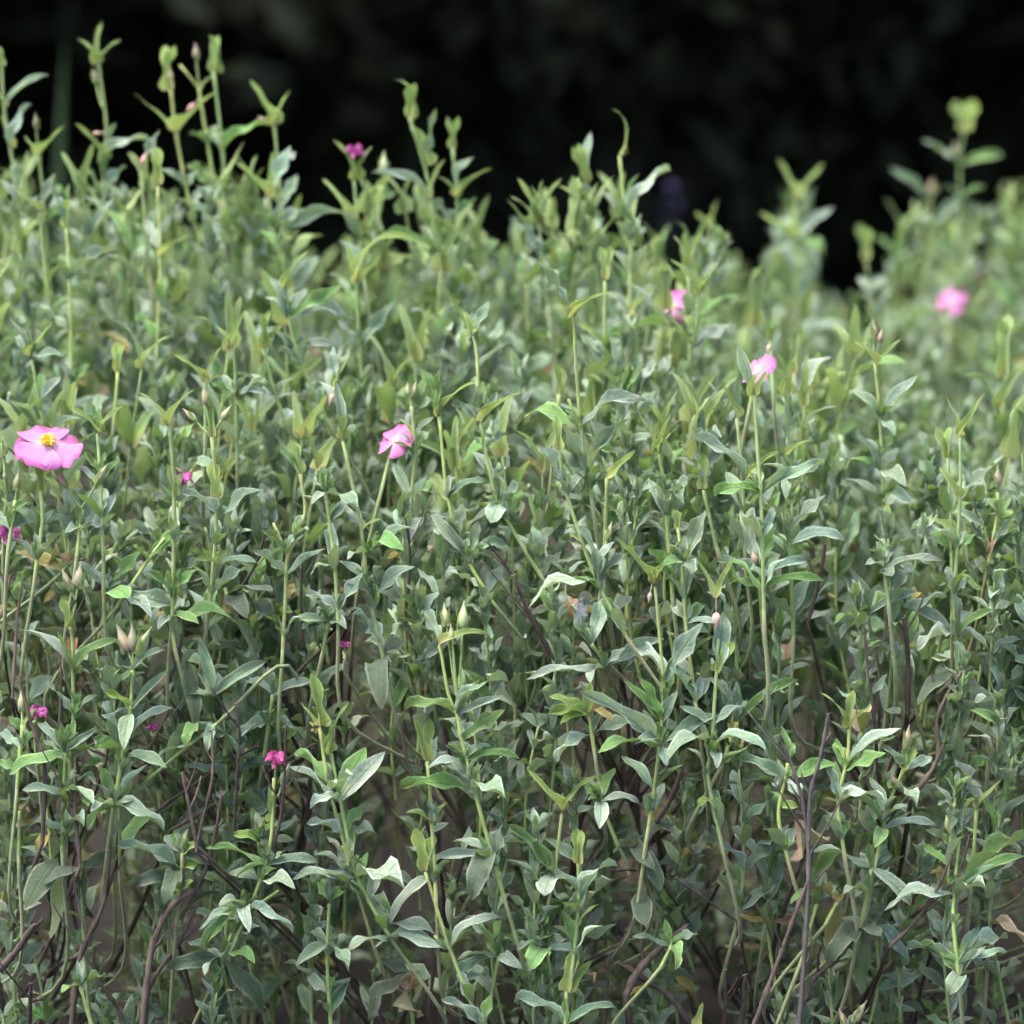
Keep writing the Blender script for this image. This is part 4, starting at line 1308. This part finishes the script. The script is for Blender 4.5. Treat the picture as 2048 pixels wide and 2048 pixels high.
H(3, .02, '1220,520 1240,420', '@1240,415 1110,410,46,lb 1150,440,40,l 1225,360,36,n 1320,390,44,la 1300,440,50,l 1270,380,36,n', 'star of narrow leaves crossed by a bare diagonal twig')

# lower right quarter
H(4, 0, '150,1420 165,1330 188,1140', '@190,1130 58,970,48,va 350,990,26,vc 190,1085,14,S 160,1080,24,v @155,1370 125,1440,106,l 240,1420,40,v 0,1200,60,lb', 'sharp stem with long thin bracts spread wide, lower centre')
H(4, .01, '400,1260 335,1100', '@332,1095 262,1008,62,ga 384,978,68,ga 330,1185,76,l 468,1108,52,lc 300,1030,40,l 290,1090,36,g', 'bright leaf rosette right of the wide thin bracts')
H(4, 0, '230,1700 245,1560 250,1440 250,1325', '@250,1322 244,1190,50,fa 262,1200,36,f @250,1442 385,1350,44,lc 120,1370,50,lc @246,1560 330,1480,50,v', 'stem with a slim pinched closed tip, near the bottom centre')
H(4, -.01, '198,1960 205,1812', '@205,1806 300,1692,66,va 240,1655,66,fa @200,1935 28,1862,60,lc 372,1880,50,lc', 'large pale green hooked bract tip at the bottom edge')
H(4, .005, '170,1900 130,1650', '@130,1645 98,1488,60,ga 168,1498,54,ga 0,1600,64,lb 70,1720,104,l 245,1680,50,lc 200,1620,50,l 30,1650,50,l', 'leaf whorl with a broad bright leaf, lower centre by the edge')
H(4, 0, '515,1190 545,980 570,720 572,650 540,285', '@535,272 402,103,40,va 645,92,38,va @528,275 515,345,80,K @571,645 466,545,84,lc 706,440,90,la 555,600,24,v @565,800 435,650,50,la 490,640,50,ga 620,690,50,lb @560,880 285,700,66,lb 765,778,56,lb 640,790,60,l 500,760,50,l 350,905,100,lb 580,950,50,l 470,880,60,lc', 'prominent stem with a wide V and a withered brown bud hanging under it')
H(4, .01, '700,780 655,420 642,190 625,60', '@626,60 610,-10,40,f 640,0,36,v @645,195 722,15,78,la 575,205,60,lb 672,230,90,l @655,420 720,360,44,l 570,400,60,l 760,420,50,l @675,620 620,580,50,lb 640,640,40,y', 'stem with a big upright leaf, behind the withered hanging bud')
H(4, 0, '790,1250 740,1000 752,890 770,620 778,480', '@770,322 690,158,38,va 838,165,42,va @770,322 772,458,150,K @772,605 838,488,56,fa 795,400,90,la @752,890 938,900,90,lc 605,935,100,lc 700,830,60,l 770,960,50,l 740,840,30,v @735,1080 700,1110,40,k 800,1140,44,k', 'stem with a small reddish bud dangling on a thread below its V')
H(4, .03, '790,960 850,795', '@850,790 1058,650,60,lb 800,665,60,la 850,655,56,la 880,720,50,l 760,640,50,l', 'wavy-edged leaf fan right of the dangling reddish bud')
H(4, .03, '945,420 930,250', '@930,240 868,18,60,la 992,60,60,la 1100,190,56,lb 790,190,50,lb 1020,170,60,l 905,140,60,K 940,130,60,l @935,290 1155,265,60,lb 830,270,50,l @932,210 935,245,90,l', 'leafy stem with a brown bud tucked under its pale top leaves')
H(4, 0, '1250,1270 1230,1100 1265,930 1272,820', '@1272,812 1290,670,42,f 1162,680,40,vb 1352,738,30,vb @1266,925 1448,828,90,la 1218,880,52,vb @1232,1100 1192,968,56,la 1222,955,50,la 1388,1095,76,lc 1310,1060,50,l 1180,1080,34,v', 'slender stem with a pinched tip and one large oval leaf to the right')
H(4, 0, '1380,1290 1420,1110 1480,965', '@1485,955 1494,800,92,B @1480,970 1520,890,50,f 1400,890,40,lb 1575,930,50,la @1450,1040 1430,985,60,P 1490,1040,60,B 1415,1020,50,f 1520,1110,60,l @1400,1200 1580,1185,60,lb 1236,1080,40,lc 1370,1260,70,l', 'stem with a pointed green bud over a knot of smaller buds')
H(4, 0, '1690,1800 1665,1550 1668,1440 1686,1240', '@1686,1232 1688,1020,46,la 1776,1062,36,vc 1670,1150,50,f @1660,1300 1645,1110,100,B 1620,1210,60,f @1668,1442 1432,1500,86,lc 1908,1315,66,lb 1922,1252,56,lb 1690,1360,50,la 1838,1350,56,lb 1780,1430,80,l @1672,1695 1608,1580,56,la 1754,1578,60,la 1508,1652,44,lb 1850,1620,76,lb 1640,1650,50,l 1720,1640,50,l 1840,1670,50,l @1685,1740 1655,1815,84,l', 'tall stem near the right edge with a yellow-based tip and leaf clusters below')
H(4, .01, '1735,1400 1752,1128', '@1752,1122 1678,950,44,la 1848,1010,40,va 1740,1080,24,v', 'peach-jointed V stem just behind the yellow-based tip at right')
H(4, .06, '1370,520 1340,385', '@1345,385 1288,238,70,la 1512,310,50,lb 1420,340,60,l 1430,290,50,la 1230,420,60,l 1250,470,60,l', 'silvery leaf cluster with a tall pale leaf, left of the right-hand V stem')
H(4, .04, '1420,330 1405,215', '@1405,215 1396,110,56,la 1340,200,50,l 1430,240,70,l 1600,190,50,lb 1520,240,50,l', 'pale folded leaves above the silvery cluster on the right')
H(4, .005, '560,1720 600,1640', '@598,1640 468,1605,40,lb 692,1600,44,lb 580,1545,40,ga 612,1720,70,g 570,1590,36,g 640,1600,30,g', 'small star-shaped sprout on a gnarled branch near the bottom')
H(4, 0, '1040,1310 1005,1150 1030,1010 1040,950', '@1040,945 1018,820,44,ga 1060,880,40,ga @1030,1010 960,978,50,v 870,935,64,lb 1205,958,64,lb 1080,1090,60,l @1015,1110 1080,1112,50,k 985,1060,40,g @1040,1308 1205,1220,130,ta', 'yellow-stemmed shoot with a curled tan dead leaf at its foot')
H(4, .01, '1180,1560 1225,1475', '@1222,1475 1220,1695,92,y 1235,1440,50,y 1120,1415,40,b', 'yellowing leaf hanging in front of the dark leaves, lower right')
H(4, .015, '1250,1640 1320,1560', '@1318,1565 1318,1825,92,da 1185,1700,100,db 1390,1600,80,db 1400,1500,80,d', 'group of dull dark leaves hanging beside the yellowing leaf')
H(4, .005, '1250,2060 1285,1935', '@1285,1930 1335,1838,100,B @1275,1980 1195,1870,36,v 1235,1870,90,P 1300,1890,36,la', 'fat green bud at the bottom edge, right of the forked grey twig')
H(4, 0, '690,2050 692,1945', '@692,1940 720,1850,46,va', 'lone bright yellow-green leaf tip at the bottom edge')
H(4, .01, '1320,1540 1355,1350', '@1355,1345 1390,1305,90,p 1308,1290,60,l 1145,1290,80,lb 1490,1470,80,lb 1420,1310,60,l @1345,1430 1430,1400,70,l 1260,1440,60,l', 'shoot with one pale upturned triangular leaf, lower right')
H(4, .01, '1090,1700 1150,1480', '@1150,1480 1180,1370,60,la 1120,1340,50,la 1060,1480,60,l 1230,1420,60,l', 'leafy sprig half hidden behind the forked grey twig')
H(4, .03, '490,1330 480,1260', '@480,1260 380,1290,56,d 440,1200,50,d 540,1350,76,d 630,1170,90,d 560,1430,90,d @490,1300 440,1400,60,t 500,1450,60,t @480,1420 500,1560,96,da', 'withering clump of dark curled leaves with tan shreds, lower centre')
H(4, .03, '800,1300 770,1250', '@770,1250 690,1290,70,d 740,1190,60,d @785,1260 800,1430,60,t', 'tan rolled dead leaf hanging under dull leaves')
H(4, .02, '310,900 290,760', '@285,760 140,695,50,k 130,765,44,k 180,800,36,k 260,650,60,l 300,640,40,k 350,740,50,y 380,790,60,y 240,720,50,k @300,840 180,935,70,lb 460,820,80,l', 'small yellowing clump of leaves left of the prominent withered-bud stem')
H(4, .2, '1850,760 1865,560', '@1862,560 1885,485,70,va 1900,500,50,f 1850,520,40,v', 'blurred green bract tip at the right edge')
H(4, .02, '350,560 300,500', '@300,500 240,395,54,la 340,340,80,la 290,420,60,l 360,400,60,l @345,590 85,628,60,lb 420,520,44,la 550,490,56,lb 240,620,50,l 300,640,60,l', 'pale leaf cup left of the withered-bud stem, its flat leaf pointing left')
H(3, .05, '200,260 270,190', '@270,190 180,200,100,b 330,180,50,b @255,230 60,150,70,y', 'orange dead leaf under the left-hand stems')
H(3, .05, '860,330 850,290', '@850,290 820,400,56,b @860,310 930,400,90,d 1030,300,100,d 1060,430,70,d', 'orange-brown curled leaf beside dark leaves, left of centre')
H(3, .02, '1560,1950 1540,1740', '@1545,1740 1620,1790,90,b 1560,1880,60,t 1600,1900,60,t 1430,1700,60,d 1390,1920,100,d', 'ragged brown dead leaves near the bottom, left of the sharp slanting stem')
H(3, .02, '70,1300 75,1130', '@75,1120 75,1200,80,b 110,1100,60,b 120,1060,50,C2', 'reddish-brown dead leaf with a magenta petal at the left edge')
H(3, .03, '130,830 128,790', '@128,790 145,765,60,C2', 'fallen magenta petal caught among stems at far left')
H(3, .05, '1300,560 1300,530', '@1300,530 1300,512,40,C2', 'magenta petal scrap deep in the bush under the diagonal twig')
H(3, .05, '575,850 575,835', '@575,835 576,824,40,C2', 'tiny pink petal behind the three-pointed buds')
H(3, .05, '10,150 30,125', '@30,125 35,105,90,C2', 'pale pink petals at the left edge below the open flower')
H(1, .12, '670,1900 680,1850', '@680,1850 690,1815,70,C2', 'blurred mauve petal behind the straight bristly stem')

# bare twigs ------------------------------------------------------------------
T = twig
T(3, .02, '230,440 232,620 225,900', .0016, .0011, 'upright bare twig left of the three-pointed buds')
T(3, .02, '460,615 440,760 400,950', .0014, .001, 'short bare twig below the three-pointed buds')
T(3, -.015, '885,722 905,860 895,1020 878,1190', .0018, .0012, 'tallest bare twig of the group above the round green bud')
T(3, -.015, '796,822 795,1000 760,1180 742,1280', .0017, .0011, 'bare twig left of the tallest one, converging with it')
T(3, -.015, '682,985 705,1100 742,1260', .0017, .0012, 'short bare twig slanting down to meet its neighbour')
T(3, -.02, '842,1055 810,1230 755,1390 660,1560', .0022, .0013, 'bare twig rising beside the round green bud')
T(3, -.015, '1072,808 1080,980 1065,1130 1030,1270', .0018, .0011, 'bare twig passing behind the crumpled magenta flower')
T(3, .03, '648,738 600,830 555,910', .0014, .001, 'short slanting twig under the slanting leafy shoot')
T(3, .05, '962,884 800,985 600,1120 480,1240', .002, .0012, 'long diagonal twig crossing behind the upright ones')
T(3, .01, '72,622 120,790 172,950 165,1250', .0022, .0012, 'bent bare twig at the far left')
T(3, 0, '280,912 288,1100 305,1340', .002, .0013, 'bare twig in front of the pale leafy tuft')
T(3, 0, '412,1280 385,1490 300,1680 270,1960', .0042, .0016, 'thick dark branch rising from the bottom left')
T(3, .02, '1328,372 1230,500 1120,604', .0015, .001, 'short diagonal twig crossing the star of narrow leaves')
T(3, .03, '692,462 665,560 610,680', .0016, .001, 'twig behind the crown of three buds')
T(3, .07, '1182,878 1000,985 820,1100 640,1200', .003, .0016, 'long thick diagonal branch deep in the bush')
T(3, 0, '722,1432 640,1500 565,1660 530,1960', .0046, .0026, 'thick brown branch curving up from the bottom, left of centre')
T(3, .01, '745,1490 660,1640 570,1790 548,1960', .0034, .0022, 'second brown branch hugging the thick curved one')
T(3, .03, '130,1560 70,1650 -20,1740', .0044, .003, 'thick dark branch at the bottom left edge')
T(3, .01, '110,1780 108,1950', .0018, .0014, 'short dead stub standing at the bottom left')
T(3, .02, '1843,110 1930,240 2010,420 2090,620', .0018, .0011, 'smooth bare twig slanting down right through the middle')
T(3, .04, '1505,780 1540,960 1610,1160', .0018, .0012, 'bare twig left of the bud-laden stem')
T(3, .01, '1610,1560 1630,1700 1620,1900', .0018, .0012, 'thin dark twig beside the sharp slanting stem')
T(3, .05, '1140,180 1135,330 1150,480', .0014, .001, 'faint upright twig under the middle-left stems')
T(3, .05, '1530,20 1545,180 1530,420', .0015, .001, 'faint upright twig right of the cup-tipped stem')
T(3, .02, '355,1620 365,1740 440,1860 470,1930', .002, .0014, 'crooked thin twig at the bottom left')
T(3, .04, '1000,60 960,200 880,330', .0016, .001, 'thin twig behind the orange-brown curled leaf')
T(3, .03, '40,240 20,340 -10,420', .0014, .001, 'twig stub poking out at the left edge')
T(3, .03, '88,250 60,400 40,700', .0014, .001, 'slender twig near the left edge')
T(4, -.035, '1000,842 1042,930 1095,1090 1118,1300 1112,1600 1078,1960', .0034, .0014, 'prominent forked grey twig rising from the bottom', True, 4)
T(4, -.035, '1186,762 1160,920 1132,1060 1120,1240', .002, .0013, 'right-hand prong of the forked grey twig', True, 3)
T(4, -.02, '1115,1400 1080,1500 1000,1690 900,1960', .0026, .0016, 'dark twig leaning left from the forked grey one')
T(4, .01, '1332,420 1345,600 1365,800 1372,980', .0015, .001, 'thin upright twig behind the slender oval-leaved stem')
T(4, .01, '782,775 830,900 862,1010 850,1190', .0015, .001, 'thin bent twig right of the dangling reddish bud')
T(4, -.025, '1662,1288 1600,1430 1520,1550 1425,1640', .0018, .0011, 'straight diagonal twig left of the yellow-based stem')
T(4, .01, '362,1665 352,1800 340,1970', .0018, .0014, 'upright stub twig at the bottom, right of the hooked bract')
T(4, .0, '612,1382 720,1450 845,1545', .0014, .001, 'thin twig sloping down right below the rolled dead leaf')
T(4, .02, '882,1748 870,1850 860,1970', .0028, .002, 'thick dead stub at the bottom, left of the grey twig')
T(4, .02, '805,1730 800,1850 795,1970', .0016, .0013, 'thin dead stub at the bottom, next to the thick one')
T(4, 0, '372,1352 460,1350 545,1362', .0014, .0011, 'short level twig piercing the withering clump')
T(4, .04, '1485,400 1490,560 1492,760', .0026, .0018, 'dark upright branch left of the right-hand drooping leaves')
T(4, .03, '1690,600 1610,770 1602,930 1500,1080', .0034, .002, 'dark branch below the right-hand drooping leaves')
T(4, .04, '400,1700 500,1760 600,1840 690,1960', .0048, .003, 'gnarled thick branch at the bottom centre')
T(4, .03, '660,1560 570,1640 490,1720 430,1820', .0052, .003, 'gnarled side branch bending right at the bottom centre')
T(4, .02, '640,960 600,1080 540,1170', .0026, .0016, 'dark branch under the prominent withered-bud stem')
T(4, .02, '0,240 70,390 150,540', .0018, .0012, 'twig crossing in from the middle toward the pale leaf cup')
T(4, .03, '280,820 310,900 330,990', .0026, .0018, 'dark stub under the small yellowing clump')
T(4, .02, '1320,1560 1240,1680 1140,1760 1080,1900', .003, .0018, 'dark branch carrying the hanging dull leaves')
T(4, .03, '1730,1220 1700,1330 1640,1500', .0018, .0012, 'dark twig behind the peach-jointed V stem')
T(4, .05, '1640,1590 1500,1640 1380,1760', .0022, .0014, 'low dark branch at the lower right')
T(4, .03, '1185,120 1150,260 1110,420', .002, .0014, 'slanting brown branch right of the leafy brown-bud stem')
T(4, .04, '1840,1850 1835,1930 1830,2000', .002, .0016, 'small pale-tipped stub at the bottom right')

# violet-blue flower spike and a grass blade far behind -----------------------
def spike():
    p = P(1346, 440, 2.6)
    root = thing('blue_flower_spike', Vector((p.x, p.y, 0)), 'hazy violet-blue flower spike in the dark right of centre', 'flower')
    link('stem', tube_mesh('stem', smooth_line([root.location, Vector((p.x - .01, p.y, p.z * .5)), p], 5), .003, .002, M['grass'], root.location, 6), root)
    for k in range(26):
        a = random.uniform(0, 6.28)
        z = random.uniform(-.05, .06)
        r = Vector((math.cos(a), math.sin(a), random.uniform(-.1, .6)))
        me = BLUE[k % 3]
        link('floret', me, root, basis(r, Vector((0, 0, 1)), p - root.location + Vector((0, 0, z)) + r * .003, .018))


BLUE = []
for k in range(3):
    v_, f_, u_ = petal_arrays(60 + k, 1.5, 4)
    BLUE.append(mesh_from('floret', v_, f_, u_, M['blue']))
spike()


def blade():
    pts = [P(u, v, 2.2) for u, v in ((118, 620), (116, 430), (122, 250), (130, 85))]
    pts = [Vector((pts[0].x, pts[0].y, 0))] + pts
    root = thing('grass_blade', pts[0], 'tall blurred green grass blade in the dark at the left', 'grass blade')
    line = smooth_line(pts, 5)
    V, F = [], []
    for i, p in enumerate(line):
        wv = .009 * (1 - (i / (len(line) - 1)) ** 3) + .0008
        V += [p - root.location + Vector((-wv, .002, 0)), p - root.location + Vector((0, -.002, 0)), p - root.location + Vector((wv, .002, 0))]
    for i in range(len(line) - 1):
        for j in range(2):
            F.append((i * 3 + j, i * 3 + j + 1, i * 3 + j + 4, i * 3 + j + 3))
    link('blade', mesh_from('blade', [tuple(v) for v in V], F, None, M['grass']), root)


blade()


def web():
    c = P(1024 + 262 * QS, 1024 + 372 * QS, -.004)
    V, F = [], []
    for k in range(60):
        a, b = [Vector((random.gauss(0, .003), random.gauss(0, .002), random.gauss(0, .005))) for _ in range(2)]
        e = (b - a).cross(Vector((random.random(), -1, random.random()))).normalized() * .00018
        n = len(V)
        V += [a - e, a + e, b + e, b - e]
        F.append((n, n + 1, n + 2, n + 3))
    o = link('spider_silk', mesh_from('spider_silk', [tuple(v) for v in V], F, None, M['web'], False), None, Matrix.Translation(c))
    o['label'] = 'tuft of white spider silk on a dull leaf, right of centre'
    o['category'] = 'spider silk'


web()
COLS3 = ((700, 'on the left'), (1380, 'in the middle'), (9999, 'on the right'))
BANDS = ((.14, 'low leafy shoot among the sharp front stems'), (.30, 'leafy shoot just behind the sharp front stems'), (9, 'softly blurred leafy shoot in the thick of the bush'))


USED = set()


def filler_label(u, v, d, style, default):
    """name a shoot by the nearest shoot that can be picked out"""
    what = {'leafy': ('leafy shoot', 'bushy shoot', 'tufted shoot'), 'old': ('dull-leaved shoot', 'shabby shoot'), 'flower': ('fork-tipped shoot', 'bare-topped shoot')}[style]
    near = sorted(HEROES, key=lambda h: math.hypot(h[0] - u, h[1] - v) + 300 * abs(h[2] - d))
    for h in near[:6]:
        short = h[3].split(',')[0]
        if len(short.replace('-', ' ').split()) > 11:
            continue
        du, dv = u - h[0], v - h[1]
        if abs(du) < 60 and abs(dv) < 60:
            rel = 'close behind'
        elif abs(du) > abs(dv):
            rel = 'left of' if du < 0 else 'right of'
        else:
            rel = 'above' if dv < 0 else 'below'
        for w_ in what:
            lab = w_ + ' ' + rel + ' the ' + short
            if lab not in USED:
                USED.add(lab)
                return lab
    return default


def place_individual(u, d, v, style, L):
    tip = P(u, v, d)
    base = tip - Vector((random.uniform(-.10, .10) * L, random.uniform(-.14, .12) * L, 1)).normalized() * L
    base.z = max(base.z, .05)
    line, items = gen_shoot(base, tip, style, 1.0 + .4 * min(1, d / .3), 1.15 - .4 * min(1, d / .3))
    a = next(t for lim, t in BANDS if d < lim)
    b = next(t for lim, t in COLS3 if u < lim)
    root = thing('rockrose_shoot', base, filler_label(u, v, d, style, a + ' ' + b), 'shoot', a.replace('shoot', 'shoots') + ' ' + b)
    link('stem', tube_mesh('stem', line, .0014, .0011, M['stem'], base, 6), root, None, jit(random.choice((STEMC, STEMG, STEMG))))
    off = Matrix.Translation(-base)
    for key, m, col in items:
        mk = 'dead' if key[0] == 'dead' else ('bract' if key[0] in ('vbract', 'flask') else 'leaf')
        link('bract' if mk == 'bract' else 'leaf', LEAFMESH[key[0], key[1], key[2], mk], root, off @ m, col)
    woody_base(root, base, (line[1] - line[0]).normalized(), .0014)


def hidden(u):
    return u < -120 or u > 2170


spots = [(random.uniform(-60, 2110), random.uniform(-.01, .10), random.uniform(1420, 2080)) for _ in range(34)] + filler_spots(50, .02, .12, 190) + filler_spots(58, .12, .25, 150) + filler_spots(50, .25, .55, 90)
for (u, d, v) in spots:
    if hidden(u):
        continue
    r = random.random()
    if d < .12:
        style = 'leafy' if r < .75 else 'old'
        L = random.uniform(.12, .22)
    else:
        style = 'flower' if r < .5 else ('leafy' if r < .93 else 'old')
        L = random.uniform(.16, .26) + (.05 if style == 'flower' else 0)
    if style == 'flower':
        v -= random.uniform(30, 150)
    if .5 < (u / 2048) < .0:
        continue
    place_individual(u, d, v, style, L)

# everything beyond and the depths of the bush: one uncountable mass
mass, masswood = [], []


def mass_shoot(u, d, v, style, L, dens, scale=1.0):
    tip = P(u, v, d)
    base = tip - Vector((random.uniform(-.12, .12) * L, random.uniform(-.14, .12) * L, L))
    base.z = max(base.z, .04)
    line, items = gen_shoot(base, tip, style, scale, dens)
    mass.extend(items)
    masswood.append((line, .0014, .001, jit(random.choice((STEMC, STEMG)))))


for (u, d, v) in filler_spots(190, .45, 1.05, 60):
    st = 'flower' if random.random() < .25 else 'leafy'
    mass_shoot(u, d, v - (random.uniform(10, 90) if st == 'flower' else 0), st, random.uniform(.18, .28), .62, 1.2)
for (u, d, v) in filler_spots(330, 1.0, 2.5, 40):
    st = 'flower' if random.random() < .3 else 'leafy'
    mass_shoot(u, d, v - (random.uniform(10, 50) if st == 'flower' else 0), st, random.uniform(.2, .32), .6, 1.3)
for (u, d, v) in filler_spots(240, .05, .5, 170):
    mass_shoot(u, d, v + 30, 'leafy', random.uniform(.12, .2), .95 - .3 * min(1, d / .3), 1.0 + .35 * min(1, d / .3))
# leafy spires standing up into the dark behind the front rows
for lo, hi, n_, vt in ((-40, 70, 5, 370), (120, 330, 10, 370), (380, 600, 11, 380), (680, 770, 5, 420), (800, 980, 9, 420), (1030, 1310, 13, 420), (1330, 1460, 5, 490)):
    for _ in range(n_):
        u, d = random.uniform(lo, hi), random.uniform(.38, .6)
        mass_shoot(u, d, vt + abs(random.gauss(0, 75)), random.choice(('leafy', 'flower', 'flower', 'flower')), random.uniform(.18, .26), .62, 1.15)
for lo, hi, n_, vt in ((1400, 1470, 4, 530), (1530, 1640, 6, 420), (1700, 1760, 2, 580), (1800, 2060, 11, 420)):
    for _ in range(n_):
        mass_shoot(random.uniform(lo, hi), random.uniform(1.0, 1.6), vt + abs(random.gauss(0, 80)), random.choice(('leafy', 'flower', 'flower')), random.uniform(.2, .3), .6, 1.2)
# the bush goes on beyond both edges of the view
for _ in range(170):
    u, d = random.choice((random.uniform(-850, -150), random.uniform(2200, 2900))), random.uniform(.03, 1.1)
    mass_shoot(u, d, top_v(u, d) + abs(random.gauss(0, 150)), random.choice(('leafy', 'leafy', 'flower')), random.uniform(.16, .26), .7, 1.15)
# the lower front of the bush
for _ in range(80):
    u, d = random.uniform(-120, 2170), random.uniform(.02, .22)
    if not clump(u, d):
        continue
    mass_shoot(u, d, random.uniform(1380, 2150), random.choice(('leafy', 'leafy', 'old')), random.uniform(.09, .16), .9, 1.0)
# inner leaves low down, mostly dark old ones so their colour deepens the shade
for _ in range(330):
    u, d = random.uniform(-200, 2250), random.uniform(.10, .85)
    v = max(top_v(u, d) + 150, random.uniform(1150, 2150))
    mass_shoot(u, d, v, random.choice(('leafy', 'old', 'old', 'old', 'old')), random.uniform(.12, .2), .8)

VV, FF, TT = [], [], []
off = 0
for line, r0, r1, c in masswood:
    v, f, _ = tube_arrays(line, r0, r1, 5, (), 0, False)
    VV += [tuple(x) for x in v]
    FF += [tuple(i + off for i in q) for q in f]
    TT += [(c[0], c[1], c[2], 1)] * len(v)
    off += len(v)
ms = mesh_from('stems_mass', VV, FF, None, M['stem_mass'], True, TT)
fo = mass_object('rockrose_foliage', mass, M['leaf_mass'], 'dense grey-green rockrose foliage blurring away behind the front stems')
so_ = link('stems', ms, fo)
so_['kind'] = 'stuff'
